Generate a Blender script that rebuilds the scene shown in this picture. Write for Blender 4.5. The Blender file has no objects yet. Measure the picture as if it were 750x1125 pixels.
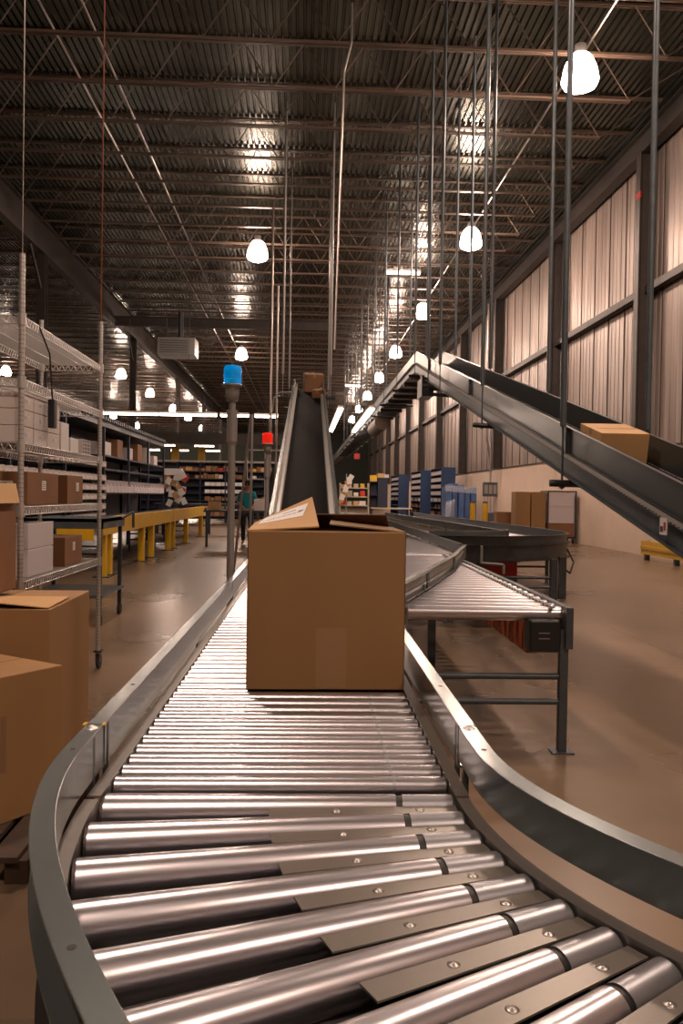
import bpy, bmesh, math, random
from mathutils import Matrix, Vector
random.seed(7)
S = bpy.context.scene
COL = S.collection
PI = math.pi
WM = {}

# ------------------------------------------------------------------ materials
def mat(name, col, rough=.6, metal=0.0, noise=0.0, nscale=8, emit=None, estr=0, bump=0, stretch=None, alpha=1, trans=0, spec=.5, coat=0, rvar=0, coord='Object'):
    m = bpy.data.materials.new(name); m.use_nodes = True
    nt = m.node_tree; b = nt.nodes['Principled BSDF']
    b.inputs['Base Color'].default_value = (*col, 1)
    b.inputs['Roughness'].default_value = rough
    b.inputs['Metallic'].default_value = metal
    b.inputs['Specular IOR Level'].default_value = spec
    if coat: b.inputs['Coat Weight'].default_value = coat; b.inputs['Coat Roughness'].default_value = .15
    if trans: b.inputs['Transmission Weight'].default_value = trans
    if alpha < 1: b.inputs['Alpha'].default_value = alpha
    if emit: b.inputs['Emission Color'].default_value = (*emit, 1); b.inputs['Emission Strength'].default_value = estr
    if noise or bump or rvar:
        tc = nt.nodes.new('ShaderNodeTexCoord'); mp = nt.nodes.new('ShaderNodeMapping')
        nt.links.new(tc.outputs[coord], mp.inputs[0])
        if stretch: mp.inputs['Scale'].default_value = stretch
        n = nt.nodes.new('ShaderNodeTexNoise'); n.inputs['Scale'].default_value = nscale; n.inputs['Detail'].default_value = 5
        nt.links.new(mp.outputs[0], n.inputs['Vector'])
        if noise:
            r = nt.nodes.new('ShaderNodeValToRGB')
            r.color_ramp.elements[0].position = .3; r.color_ramp.elements[1].position = .7
            r.color_ramp.elements[0].color = (*[c*(1-noise) for c in col], 1)
            r.color_ramp.elements[1].color = (*[min(1, c*(1+noise)) for c in col], 1)
            nt.links.new(n.outputs[0], r.inputs[0]); nt.links.new(r.outputs[0], b.inputs['Base Color'])
        if rvar:
            mr = nt.nodes.new('ShaderNodeMapRange'); mr.inputs[3].default_value = max(.02, rough-rvar); mr.inputs[4].default_value = rough+rvar
            mr.inputs[1].default_value = .3; mr.inputs[2].default_value = .7
            nt.links.new(n.outputs[0], mr.inputs[0]); nt.links.new(mr.outputs[0], b.inputs['Roughness'])
        if bump:
            bp = nt.nodes.new('ShaderNodeBump'); bp.inputs['Strength'].default_value = bump; bp.inputs['Distance'].default_value = .01
            nt.links.new(n.outputs[0], bp.inputs['Height']); nt.links.new(bp.outputs[0], b.inputs['Normal'])
    return m

M = {}
M['roller'] = mat('zinc_roller', (.57, .55, .585), .30, 1)
M['sleeve'] = mat('dull_sleeve', (.34, .345, .37), .38, .85)
M['band'] = mat('black_band', (.012, .012, .012), .5)
M['rail'] = mat('grey_painted_rail', (.28, .325, .33), .22, .75)
M['railin'] = mat('galvanised_strip', (.36, .34, .32), .33, .85, .06, 25)
M['plate'] = mat('crossing_plate', (.22, .20, .175), .34, .55)
M['pan'] = mat('dark_pan', (.02, .018, .016), .6)
M['dark'] = mat('dark_steel', (.045, .05, .055), .42, .4, .2, 10)
M['frame'] = mat('blue_grey_steel', (.075, .09, .10), .4, .35, .15, 10)
M['incl'] = mat('incline_guard_steel', (.085, .097, .10), .3, .6, .06, 2)
M['belt'] = mat('black_belt', (.007, .006, .006), .85, 0, .3, 4, stretch=(3, .3, 1), spec=.12)
M['chrome'] = mat('chrome', (.66, .65, .64), .3, .7)
M['bead'] = mat('bright_wheels', (.62, .60, .57), .35, .3)
M['pole'] = mat('grey_pole', (.30, .29, .28), .4, .5)
M['card'] = mat('cardboard', (.30, .165, .065), .75, 0, .09, 2.5, stretch=(1, 1, .4))
M['cardl'] = mat('light_cardboard', (.50, .30, .13), .75, 0, .07, 3)
M['cardd'] = mat('shaded_cardboard', (.20, .12, .06), .85)  # darker board colour paints the shadow on the right flap
M['cardr'] = mat('reddish_cardboard', (.22, .105, .045), .75, 0, .1, 3)
M['tape'] = mat('clear_tape', (.33, .19, .085), .32, 0, .05, 4)
M['seam'] = mat('flap_seam', (.10, .05, .025), .8)  # seam lines; also paints shade on the open carton's back flap
M['printed'] = mat('faint_print', (.22, .125, .06), .75)
M['paper'] = mat('paper', (.78, .76, .74), .6)
M['ink'] = mat('ink', (.05, .06, .09), .6)
M['lilac'] = mat('pale_carton', (.60, .55, .57), .65)
M['whitebox'] = mat('white_carton', (.66, .60, .57), .6)
M['yellow'] = mat('yellow_paint', (.62, .36, .01), .4, 0, .08, 5)
M['blue'] = mat('blue_shelf', (.02, .055, .14), .5, .1, .1, 5)
M['navy'] = mat('navy_rack', (.008, .013, .035), .5)
M['bluewrap'] = mat('wrapped_blue', (.07, .14, .33), .35, 0, .2, 3)
M['plastic'] = mat('stretch_wrap', (.75, .78, .85), .12, 0, bump=1, nscale=9, alpha=.22)
M['black'] = mat('black_plastic', (.012, .012, .013), .4)
M['red'] = mat('red_paint', (.5, .02, .01), .4)
M['orange'] = mat('orange_guard', (.42, .08, .015), .45)
M['orangec'] = mat('orange_cord', (.28, .06, .015), .5)
M['rubber'] = mat('rubber', (.03, .03, .03), .8)
M['beacon'] = mat('blue_lens', (.0, .36, .85), .08, trans=.75, emit=(.0, .30, .6), estr=.3)
M['beaconr'] = mat('red_lens', (.9, .02, .01), .08, trans=.6, emit=(.9, .03, .01), estr=.35)
M['lamp'] = mat('lamp_glow', (1, .9, .85), .5, emit=(1, .73, .58), estr=330)
M['lampu'] = mat('lamp_upper_glow', (1, .9, .85), .5, emit=(1, .73, .58), estr=38)
M['tube'] = mat('tube_glow', (1, .95, .9), .5, emit=(1, .80, .66), estr=16)
M['teal'] = mat('teal_shirt', (.0, .22, .28), .8)
M['skin'] = mat('skin', (.45, .22, .14), .6)
M['hair'] = mat('hair', (.03, .02, .015), .7)
M['denim'] = mat('trousers', (.03, .04, .07), .8)
M['joist'] = mat('primed_joist', (.12, .08, .058), .45, .4, .2, 2)
M['beam'] = mat('steel_column', (.055, .045, .04), .55, .3, .15, 3)
M['conduit'] = mat('conduit', (.5, .45, .42), .3, .95)
M['wallp'] = mat('painted_block', (.66, .52, .42), .7, 0, .04, 2, spec=.3)
M['cream'] = mat('cream_shelf', (.45, .38, .26), .6)
M['wood'] = mat('pallet_wood', (.05, .03, .018), .85, 0, .3, 8)
M['green'] = mat('far_wall', (.05, .06, .045), .8)

def floor_mat():
    m = bpy.data.materials.new('polished_concrete'); m.use_nodes = True
    nt = m.node_tree; b = nt.nodes['Principled BSDF']; N = nt.nodes.new; L = nt.links.new
    tc = N('ShaderNodeTexCoord')
    n1 = N('ShaderNodeTexNoise'); n1.inputs['Scale'].default_value = .4; n1.inputs['Detail'].default_value = 4; n1.inputs['Roughness'].default_value = .5
    n2 = N('ShaderNodeTexNoise'); n2.inputs['Scale'].default_value = 6; n2.inputs['Detail'].default_value = 6
    L(tc.outputs['Object'], n1.inputs[0]); L(tc.outputs['Object'], n2.inputs[0])
    r = N('ShaderNodeValToRGB'); e = r.color_ramp.elements
    e[0].position = .36; e[0].color = (.12, .080, .048, 1); e[1].position = .66; e[1].color = (.24, .164, .103, 1)
    mx = N('ShaderNodeMix'); mx.data_type = 'FLOAT'; mx.inputs[0].default_value = .15
    L(n1.outputs[0], mx.inputs[2]); L(n2.outputs[0], mx.inputs[3]); L(mx.outputs[0], r.inputs[0])
    # saw-cut joints
    sp = N('ShaderNodeSeparateXYZ'); L(tc.outputs['Object'], sp.inputs[0])
    outs = []
    for k, off in (('X', 1.2), ('Y', 2.4)):
        a = N('ShaderNodeMath'); a.operation = 'ADD'; a.inputs[1].default_value = off; L(sp.outputs[k], a.inputs[0])
        w = N('ShaderNodeMath'); w.operation = 'PINGPONG'; w.inputs[1].default_value = 2.3; L(a.outputs[0], w.inputs[0])
        c = N('ShaderNodeMath'); c.operation = 'LESS_THAN'; c.inputs[1].default_value = .012; L(w.outputs[0], c.inputs[0]); outs.append(c)
    ad = N('ShaderNodeMath'); ad.operation = 'MAXIMUM'; L(outs[0].outputs[0], ad.inputs[0]); L(outs[1].outputs[0], ad.inputs[1])
    m2 = N('ShaderNodeMix'); m2.data_type = 'RGBA'; m2.inputs[7].default_value = (.05, .03, .02, 1)
    sc = N('ShaderNodeMath'); sc.operation = 'MULTIPLY'; sc.inputs[1].default_value = .3; L(ad.outputs[0], sc.inputs[0])
    L(sc.outputs[0], m2.inputs[0]); L(r.outputs[0], m2.inputs[6]); L(m2.outputs[2], b.inputs['Base Color'])
    mr = N('ShaderNodeMapRange'); mr.inputs[1].default_value = 0; mr.inputs[2].default_value = 1; mr.inputs[3].default_value = .2; mr.inputs[4].default_value = .38
    L(n1.outputs[0], mr.inputs[0]); L(mr.outputs[0], b.inputs['Roughness'])
    b.inputs['Specular IOR Level'].default_value = .5
    return m
M['floor'] = floor_mat()

def corr_mat(name, c0, c1, rough, metal, stretch, nscale=3):
    m = bpy.data.materials.new(name); m.use_nodes = True
    nt = m.node_tree; b = nt.nodes['Principled BSDF']; N = nt.nodes.new; L = nt.links.new
    tc = N('ShaderNodeTexCoord'); mp = N('ShaderNodeMapping'); mp.inputs['Scale'].default_value = stretch
    n = N('ShaderNodeTexNoise'); n.inputs['Scale'].default_value = nscale; n.inputs['Detail'].default_value = 6
    L(tc.outputs['Object'], mp.inputs[0]); L(mp.outputs[0], n.inputs[0])
    r = N('ShaderNodeValToRGB'); e = r.color_ramp.elements
    e[0].position = .35; e[0].color = (*c0, 1); e[1].position = .65; e[1].color = (*c1, 1)
    L(n.outputs[0], r.inputs[0]); L(r.outputs[0], b.inputs['Base Color'])
    b.inputs['Roughness'].default_value = rough; b.inputs['Metallic'].default_value = metal
    return m
M['deck'] = corr_mat('galvanised_deck', (.05, .055, .044), (.10, .105, .082), .27, .85, (1, .15, 1), 2)
M['siding'] = corr_mat('wall_siding', (.26, .205, .18), (.42, .34, .30), .45, .25, (1, 1.6, .12), 2.2)

# ------------------------------------------------------------------ mesh builder (world coordinates in, local out)
class MB:
    def __init__(s): s.v = []; s.f = []; s.m = []; s.s = []
    def add(s, vs, fs, m=0, smooth=False, T=None):
        o = len(s.v)
        s.v += [tuple(T @ Vector(p)) if T else tuple(p) for p in vs]
        for f in fs: s.f.append(tuple(i+o for i in f)); s.m.append(m); s.s.append(smooth)
        return s
    def box(s, x0, x1, y0, y1, z0, z1, m=0, T=None):
        vs = [(x0,y0,z0),(x1,y0,z0),(x1,y1,z0),(x0,y1,z0),(x0,y0,z1),(x1,y0,z1),(x1,y1,z1),(x0,y1,z1)]
        return s.add(vs, [(3,2,1,0),(4,5,6,7),(0,1,5,4),(1,2,6,5),(2,3,7,6),(3,0,4,7)], m, False, T)
    def cyl(s, p0, p1, r0, r1=None, n=12, m=0, cap=True, T=None, smooth=True):
        r1 = r0 if r1 is None else r1
        a = Vector(p0); b = Vector(p1); d = (b-a).normalized()
        u = d.orthogonal().normalized(); w = d.cross(u)
        vs = []
        for c, r in ((a, r0), (b, r1)):
            for k in range(n):
                t = 2*PI*k/n; vs.append(c+(u*math.cos(t)+w*math.sin(t))*r)
        s.add(vs, [(k, (k+1) % n, n+(k+1) % n, n+k) for k in range(n)], m, smooth, T)
        if cap: s.add(vs, [tuple(range(n))[::-1], tuple(range(n, 2*n))], m, False, T)
        return s
    def lathe(s, prof, c=(0,0,0), n=16, m=0, T=None, axis='z'):
        vs = []; k = len(prof)
        for r, z in prof:
            for i in range(n):
                t = 2*PI*i/n; vs.append((c[0]+r*math.cos(t), c[1]+r*math.sin(t), c[2]+z))
        fs = [(j*n+i, j*n+(i+1) % n, (j+1)*n+(i+1) % n, (j+1)*n+i) for j in range(k-1) for i in range(n)]
        return s.add(vs, fs, m, True, T)
    def sweep(s, path, prof, side=1, m=0, T=None, smooth=False):
        k = len(path); q = len(prof); vs = []
        for i in range(k):
            a = Vector(path[max(0, i-1)]); b = Vector(path[min(k-1, i+1)]); t = (b-a); t.z = 0; t.normalize()
            nx, ny = t.y*side, -t.x*side; p = path[i]
            for (u, v) in prof: vs.append((p[0]+nx*u, p[1]+ny*u, p[2]+v))
        fs = []
        for i in range(k-1):
            for j in range(q):
                fs.append((i*q+j, i*q+(j+1) % q, (i+1)*q+(j+1) % q, (i+1)*q+j))
        fs += [tuple(range(q)), tuple(range((k-1)*q, k*q))[::-1]]
        return s.add(vs, fs, m, smooth, T)
    def tube(s, path, r, n=8, m=0, T=None):
        for a, b in zip(path, path[1:]): s.cyl(a, b, r, r, n, m, True, T)
        return s
    def build(s, name, mats, parent=None, org=None, bevel=0, kind=None, label=None, world=True):
        if not isinstance(mats, (list, tuple)): mats = [mats]
        me = bpy.data.meshes.new(name)
        if parent is not None:
            inv = WM[parent.name].inverted() if world else Matrix()
            W = WM[parent.name]
        else:
            W = Matrix.Translation(Vector(org) if org else Vector((0,0,0))); inv = W.inverted()
        me.from_pydata([tuple(inv @ Vector(p)) for p in s.v], [], s.f)
        for mm in mats: me.materials.append(M[mm])
        for p, mi, sm in zip(me.polygons, s.m, s.s): p.material_index = mi; p.use_smooth = sm
        me.validate(); me.update()
        o = bpy.data.objects.new(name, me); COL.objects.link(o)
        if parent is not None: o.parent = parent
        else: o.matrix_world = W
        WM[o.name] = W
        if bevel:
            bv = o.modifiers.new('bevel', 'BEVEL'); bv.width = bevel; bv.segments = 2; bv.limit_method = 'ANGLE'
        if kind: o['kind'] = kind
        if label: o['label'] = label
        return o

def tag(o, label, cat, group=None, kind=None):
    o['label'] = label; o['category'] = cat
    if group: o['group'] = group
    if kind: o['kind'] = kind
    return o
def thing(name, label, cat, loc, rz=0, group=None):
    o = bpy.data.objects.new(name, None); COL.objects.link(o)
    o.location = loc; o.rotation_euler = (0, 0, rz); o.empty_display_size = .1
    WM[o.name] = Matrix.Translation(Vector(loc)) @ Matrix.Rotation(rz, 4, 'Z')
    return tag(o, label, cat, group)
def copy_tree(o, loc=None, rz=None, label=None, parent=None, scale=None):
    c = o.copy(); COL.objects.link(c)
    if parent is not None: c.parent = parent
    if loc is not None: c.location = loc
    if rz is not None: c.rotation_euler = (0, 0, rz)
    if scale is not None: c.scale = scale
    if label: c['label'] = label
    for ch in list(o.children): copy_tree(ch, parent=c)
    WM[c.name] = Matrix.Translation(c.location) @ Matrix.Rotation(c.rotation_euler[2], 4, 'Z')
    return c
def chan(w, z0, z1, t=.003):
    return [(0,z0),(w,z0),(w,z0+t),(t,z0+t),(t,z1-t),(w,z1-t),(w,z1),(0,z1)]
def TR(x, y, z, rz=0): return Matrix.Translation((x, y, z)) @ Matrix.Rotation(rz, 4, 'Z')

# ------------------------------------------------------------------ camera
F = 912.0
yaw = math.atan(43/F); pitch = math.atan(17.5/F); roll = .015
cam = bpy.data.cameras.new('camera'); co = bpy.data.objects.new('camera', cam); COL.objects.link(co)
cam.sensor_fit = 'VERTICAL'; cam.sensor_height = 24; cam.lens = 24*F/1125
cam.clip_start = .05; cam.clip_end = 400
fwd = Vector((math.sin(yaw)*math.cos(pitch), math.cos(yaw)*math.cos(pitch), -math.sin(pitch)))
r_ = fwd.cross(Vector((0,0,1))).normalized(); u_ = r_.cross(fwd)
R_ = r_*math.cos(roll)+u_*math.sin(roll); U_ = u_*math.cos(roll)-r_*math.sin(roll)
mw = Matrix((( R_.x, U_.x, -fwd.x, 0), (R_.y, U_.y, -fwd.y, 0), (R_.z, U_.z, -fwd.z, 1.4), (0,0,0,1)))
co.matrix_world = mw
S.camera = co

# ------------------------------------------------------------------ the hall
XR = 8.75; XL = -32.0; YF = 112.0; YN = -14.0; ZD = 10.75
MB().box(XL-.3, XR+.3, YN-.3, YF+.3, -.2, 0).build('floor', 'floor', kind='structure')
b = MB()
xs = []; x = XL
prof = []
while x < XR:
    prof += [(x, 0), (x+.085, 0), (x+.10, .04), (x+.135, .04)]; x += .15
prof.append((x, 0))
vs = []; fs = []
for (px, pz) in prof: vs += [(px, YN, ZD+pz), (px, YF, ZD+pz)]
for i in range(len(prof)-1): fs.append((2*i, 2*i+1, 2*i+3, 2*i+2))
b.add(vs, fs)
b.box(XL-.3, XR+.3, YN-.3, YF+.3, ZD+.06, ZD+.2)
ceil = b.build('ceiling', 'deck', kind='structure')
# joists, one mesh shared
def joist_bm(y):
    b = MB(); zt = ZD-.02; zb = 9.8
    for (xa, xb) in ((-31.5, -24.6), (-24.2, -9.2), (-8.8, 8.2)):
        for z, e in ((zt, 0), (zb, 1.45)):
            xe = xb-e if xb > 0 else xb-(.6 if e else 0); xs_ = xa+(.6 if e else 0)
            b.box(xs_, xe, y-.055, y-.012, z-.045, z); b.box(xs_, xe, y+.012, y+.055, z-.045, z)
        n = max(3, int((xb-xa-2)/1.25)); x0 = xa+.6; x1 = xb-(1.45 if xb > 0 else .6); dx = (x1-x0)/n
        b.cyl((xa, y, zt), (x0, y, zb), .014, n=5); b.cyl((x1, y, zb), (xb, y, zt), .014, n=5)
        for k in range(n):
            a = x0+k*dx
            b.cyl((a, y, zb-.02), (a+dx/2, y, zt-.02), .014, n=5, cap=False); b.cyl((a+dx/2, y, zt-.02), (a+dx, y, zb-.02), .014, n=5, cap=False)
    return b
jo = joist_bm(1.3).build('roof_joist', 'joist', ceil)
k = 0; y = 1.3
while y < 110:
    y += 1.78 if y < 75 else 3.56
    c = jo.copy(); c.location = (0, y-1.3, 0); COL.objects.link(c); c.parent = ceil
# right wall: painted block below, ribbed siding above
ZB = 2.72
wr = MB().box(XR, XR+.25, YN, YF, 0, ZB).build('wall_right', 'wallp', kind='structure')
b = MB(); vs = []; fs = []; prof = []; yy = YN
while yy < YF:
    prof += [(yy, 0), (yy+.25, 0), (yy+.26, .012), (yy+.29, .012)]; yy += .30
prof.append((yy, 0))
for (py, dx) in prof: vs += [(XR+.02+dx, py, ZB), (XR+.02+dx, py, ZD+.1)]
for i in range(len(prof)-1): fs.append((2*i, 2*i+2, 2*i+3, 2*i+1))
b.add(vs, fs); b.build('siding', 'siding', wr)
b = MB()
yy = YN+.5
while yy < YF: b.box(XR+.0, XR+.03, yy, yy+.02, ZB, ZD); yy += 1.2
b.build('siding_seam', 'beam', wr, kind='stuff')
MB().box(XR-.03, XR+.03, YN, YF, ZB-.01, ZB+.04).build('ledge', 'beam', wr)
MB().box(XR-.2, XR, YN, YF, 6.62, 6.64).box(XR-.02, XR, YN, YF, 6.62, 6.8).box(XR-.2, XR-.18, YN, YF, 6.62, 6.82).build('girt', 'beam', wr)
MB().box(XR-.4, XR-.1, YN, YF, 10.66, 10.7).box(XR-.27, XR-.23, YN, YF, 10.15, 10.7).box(XR-.4, XR-.1, YN, YF, 10.12, 10.16).build('eave_beam', 'beam', wr)
colr = None
for i, Y in enumerate([-2.3, 5.4, 13.0, 20.7, 28.2, 36.3, 44.3, 52.0, 60.0, 67.7, 75.8, 83.6, 91.5, 99.3, 107]):
    if colr is None:
        colr = MB().box(XR-.42, XR-.39, Y-.13, Y+.13, ZB, 10.15).box(XR-.05, XR-.02, Y-.13, Y+.13, ZB, 10.15).box(XR-.4, XR-.03, Y-.012, Y+.012, ZB, 10.15).build('wall_column', 'beam', wr); Y0 = Y
    else:
        c = colr.copy(); c.location = (0, Y-Y0, 0); COL.objects.link(c); c.parent = wr
MB().box(XR-.425, XR-.385, 20.69-.135, 20.69+.135, 9.0, 9.15).build('red_mark', 'red', wr)
MB().box(XL-.25, XL, YN, YF, 0, ZD+.1).build('wall_left', 'siding', kind='structure')
MB().box(XL, XR, YF, YF+.25, 0, ZD+.1).build('wall_back', 'green', kind='structure')
MB().box(XL, XR, YN-.25, YN, 0, ZD+.1).build('wall_front', 'siding', kind='structure')
# girder lines and inner columns
for X in (-9.0, -24.4):
    nm = MB().box(X-.15, X+.15, YN, YF, 9.5, 9.53).box(X-.15, X+.15, YN, YF, 10.55, 10.58).box(X-.015, X+.015, YN, YF, 9.5, 10.58)
    nm.build('roof_girder', 'beam', ceil)
MB().box(-9, 1.2, 39.85, 40.15, 9.3, 9.34).box(-9, 1.2, 39.85, 40.15, 9.72, 9.76).box(-9, 1.2, 39.98, 40.02, 9.3, 9.76).build('cross_beam', 'beam', ceil)
cp = None
cl = ['nearest dark steel column by the left roof girder', 'second dark steel column along the left roof girder', 'third steel column along the left roof girder', 'fourth steel column along the left roof girder', 'fifth and farthest steel column along the left roof girder']
for i, Y in enumerate([29.0, 44.3, 60.0, 75.5, 91]):
    if cp is None:
        cp = thing('steel_column', cl[0], 'column', (-9, Y, 0))
        MB().box(-9.15, -8.85, Y-.14, Y-.12, 0, 9.5).box(-9.15, -8.85, Y+.12, Y+.14, 0, 9.5).box(-9.01, -8.99, Y-.12, Y+.12, 0, 9.5).build('column_shaft', 'beam', cp)
        MB().box(-9.22, -8.78, Y-.22, Y+.22, 0, .03).build('base_plate', 'beam', cp)
        MB().cyl((-9, Y-.1, 8.3), (-9, Y-1.3, 9.5), .05, n=6).build('knee_brace', 'beam', cp)
    else: copy_tree(cp, (-9, Y, 0), label=cl[i])

# ------------------------------------------------------------------ high bay lamps
def lamp_proto():
    t = thing('high_bay_lamp', 'x', 'ceiling lamp', (5.05, 15.4, 9.4), group='glowing high bay lamps under the roof')
    x, y = 5.05, 15.4
    g = MB().lathe([(.02,-.36),(.18,-.355),(.30,-.30),(.34,-.21),(.335,-.15)], (x,y,9.4), 16)
    g.lathe([(.335,-.15),(.30,.03),(.23,.20),(.15,.28),(.02,.29)], (x,y,9.4), 16, 1)
    g.build('glass_refractor', ['lamp', 'lampu'], t)
    MB().cyl((x,y,9.68), (x,y,9.86), .12, .11, 12).build('ballast_housing', 'pole', t)
    MB().cyl((x,y,9.86), (x,y,9.96), .012, n=6).build('hook', 'dark', t)
    return t
L0 = lamp_proto()
ll = [(5.05,25.45,'second lamp of the right hand row, above the overhead belt'),(5.03,35.5,'third lamp of the right hand row'),(5.0,45.6,'fourth lamp of the right hand row'),(5.0,55.5,'fifth lamp of the right hand row'),(5,65.6,'sixth lamp of the right hand row'),(5,75.7,'seventh lamp of the right hand row'),(5,86,'eighth, farthest lamp of the right hand row'),
 (-1.58,27.4,'lamp hanging nearly above the blue beacon, biggest in the middle'),(-3.57,47.4,'small lamp just above the blue beacon lens'),
 (-19.8,56.3,'lamp at the left picture edge behind the wire shelving'),(-12.25,56.4,'first lamp over the left aisle, beside the second column'),(-12.2,66.7,'second lamp over the left aisle'),(-12.2,78.3,'third lamp over the left aisle, under the hanging heater'),(-19.6,86.8,'lamp far left just below the strip lights'),(-19.6,99,'farther lamp left of the second column'),(-12,87.2,'fourth lamp over the left aisle'),(-12.3,101.3,'fifth lamp over the left aisle'),
 (5.05,5.3,None),(5.05,-5,None),(-1.6,7.3,None),(-1.6,-2.8,None)]
L0['label'] = 'nearest and biggest high bay lamp at the top right'
for x, y, lab in ll:
    lb = ('high bay '+lab) if lab else 'high bay lamp over the conveyor behind the camera'
    copy_tree(L0, (x, y, 9.4), label=lb)

# strip lights
def strip(name_label, x0, x1, y0, y1, z, group):
    t = thing('strip_light', name_label, 'strip light', ((x0+x1)/2, (y0+y1)/2, z), group=group)
    w = .09
    if abs(x1-x0) > abs(y1-y0):
        y = (y0+y1)/2
        MB().box(x0, x1, y-w, y+w, z+.04, z+.12).build('housing', 'whitebox', t)
        for d in (-.05, .05): MB().cyl((x0+.03, y+d, z), (x1-.03, y+d, z), .04, n=8).build('lamp_tube', 'tube', t)
    else:
        x = (x0+x1)/2
        MB().box(x-w, x+w, y0, y1, z+.04, z+.12).build('housing', 'whitebox', t)
        for d in (-.05, .05): MB().cyl((x+d, y0+.03, z), (x+d, y1-.03, z), .04, n=8).build('lamp_tube', 'tube', t)
    MB().cyl(((x0+x1)/2, (y0+y1)/2, z+.12), ((x0+x1)/2, (y0+y1)/2, 9.8), .008, n=5).build('hanging_wire', 'dark', t)
    return t
for i, (a, c) in enumerate([(-10.3,-8.0),(-7.98,-5.7),(-5.68,-3.4),(-3.3,-2.15),(-1.95,-1.0)]):
    strip(['leftmost fixture of the long bright strip light row', 'second fixture of the long strip light row', 'third fixture of the long strip light row', 'fourth strip fixture, ending right of the blue beacon', 'short strip fixture at the row end above the red beacon'][i], a, c, 33, 33, 4.5, 'strip lights in the row over the left aisle')
strip('bright strip light pointing away, left one of the pair by the belt top', 1.15, 1.35, 28.2, 38, 4.35, 'strip lights beside the rising belt')
strip('bright strip light pointing away, right one of the pair', 2.2, 2.4, 28.0, 38, 4.35, 'strip lights beside the rising belt')
strip('strip light crosswise under the roof above the belt peak', 2.8, 4.05, 29.3, 29.3, 9.3, 'crosswise strip lights under the roof')
strip('small crosswise strip light far back under the roof', 2.95, 4.1, 59.5, 59.5, 9.3, 'crosswise strip lights under the roof')
for i in range(12):
    x = -16+ (i % 4)*2.6 + random.uniform(-.3,.3); y = 56+(i//4)*7
    strip('far strip light glowing under the upper floor at the back left', x, x+1.5, y, y, 5.0, 'far strip lights below the mezzanine')

# roof conduits
for X, lab in ((5.28, 'conduit above the right lamp row'), (-4.74, 'left one of the two roof conduits'), (-3.98, 'right one of the two roof conduits')):
    tag(MB().cyl((X, YN+1, 10.0), (X, 105, 10.0), .024, n=8).build('conduit', 'conduit', org=(X, 40, 10.0)), 'long straight steel '+lab, 'conduit')

# ------------------------------------------------------------------ foreground curve
CX, CY = 1.363, 1.64; RI, RO = 1.05, 1.75; ZT = .80
def cp_(R, a): return (CX-R*math.cos(a), CY-R*math.sin(a))
def arc(R, a0, a1, z, n=48): return [(*cp_(R, a0+(a1-a0)*i/n), z) for i in range(n+1)]
A0, A1 = 0.0, 1.45
cv = thing('curved_roller_conveyor', 'curved grey roller conveyor sweeping right across the foreground', 'conveyor', (.4, 1.0, 0))
def groller(a, first):
    ro, ri = .0375, .0265
    T = Matrix.Translation((CX, CY, 0)) @ Matrix.Rotation(a, 4, 'Z')   # local -x axis points at the roller
    def rr(R): return ri+(ro-ri)*(R-RI)/(RO-RI)
    def pt(R, sh=0): return (-R, 0, ZT-rr(R))
    s1, s2 = RI+.105, RI+.118
    b = MB().cyl(pt(s2), pt(RO-.006), rr(s2), rr(RO), 28, 0, False, T)
    b.cyl(pt(RO-.006), pt(RO), rr(RO), rr(RO)-.004, 28, 0, True, T)
    b.cyl(pt(RO), pt(RO+.012), .006, .006, 8, 1, True, T)
    b.cyl(pt(RI-.012), pt(RI), .006, .006, 8, 1, True, T)
    r = b.build('roller', ['roller', 'dark'], cv)
    MB().cyl(pt(s1), pt(s2), rr(s1)-.003, rr(s2)-.003, 24, 0, False, T).build('belt_groove', 'band', r)
    MB().cyl(pt(RI+.005), pt(s1), rr(RI), rr(s1)-.0005, 28, 0, True, T).cyl(pt(RI), pt(RI+.005), rr(RI)-.004, rr(RI), 28, 0, True, T).build('end_sleeve', 'sleeve', r)
for k in range(-1, 15): groller(.074+.0855*k, k == 0)
for k in range(-1, 15):
    a = .074+.0855*k+.0427
    T = Matrix.Translation((CX, CY, 0)) @ Matrix.Rotation(a, 4, 'Z')
    w1, w2 = .0165, .022; r1, r2 = RI+.002, RI+.37
    b = MB(); vs = [(-r1,-w1,ZT-.012),(-r1,w1,ZT-.012),(-r2,w2,ZT-.012),(-r2,-w2,ZT-.012)]
    vs += [(x, y, z-.003) for x, y, z in vs]
    b.add(vs, [(0,1,2,3),(7,6,5,4),(0,4,5,1),(1,5,6,2),(2,6,7,3),(3,7,4,0)], 0, False, T)
    p = b.build('gap_plate', 'plate', cv)
    for rx in (RI+.075, RI+.24):
        MB().lathe([(.0001,.0025),(.004,.002),(.0058,0),(.009,.0001),(.009,-.001)], (-rx, 0, ZT-.0115), 12, 0, T).build('screw', 'railin', p)
# guard rails on the curve
GT, GB = .897, .815
fl = .038
def railprof(z0, z1, w=fl, t=.0035): return chan(w, z0, z1, t)
def arcv(R0, R1, a1, aend, n=60):
    out = [(CX-R0+.001, CY+.17, 0), (CX-R0, CY+.10, 0), (CX-R0, CY+.04, 0)]
    for i in range(n+1):
        a = aend*i/n; u = min(1, a/a1); u = u*u*(3-2*u); out.append((*cp_(R0+(R1-R0)*u, a), 0))
    return out
GO = lambda a: RO+.037+(-.045)*(lambda u: u*u*(3-2*u))(min(1, a/.5))
GI = lambda a: RI-.037+(-.026)*(lambda u: u*u*(3-2*u))(min(1, a/.6))
go_ = MB().sweep(arcv(RO+.037, RO-.008, .5, A1), railprof(.805, GT), side=1).build('outer_guard_rail', 'rail', cv, bevel=.0012)
gi = MB().sweep(arcv(RI-.037, RI-.063, .6, A1), railprof(GB+.008, GT), side=-1).build('inner_guard_rail', 'rail', cv, bevel=.0012)
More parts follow.
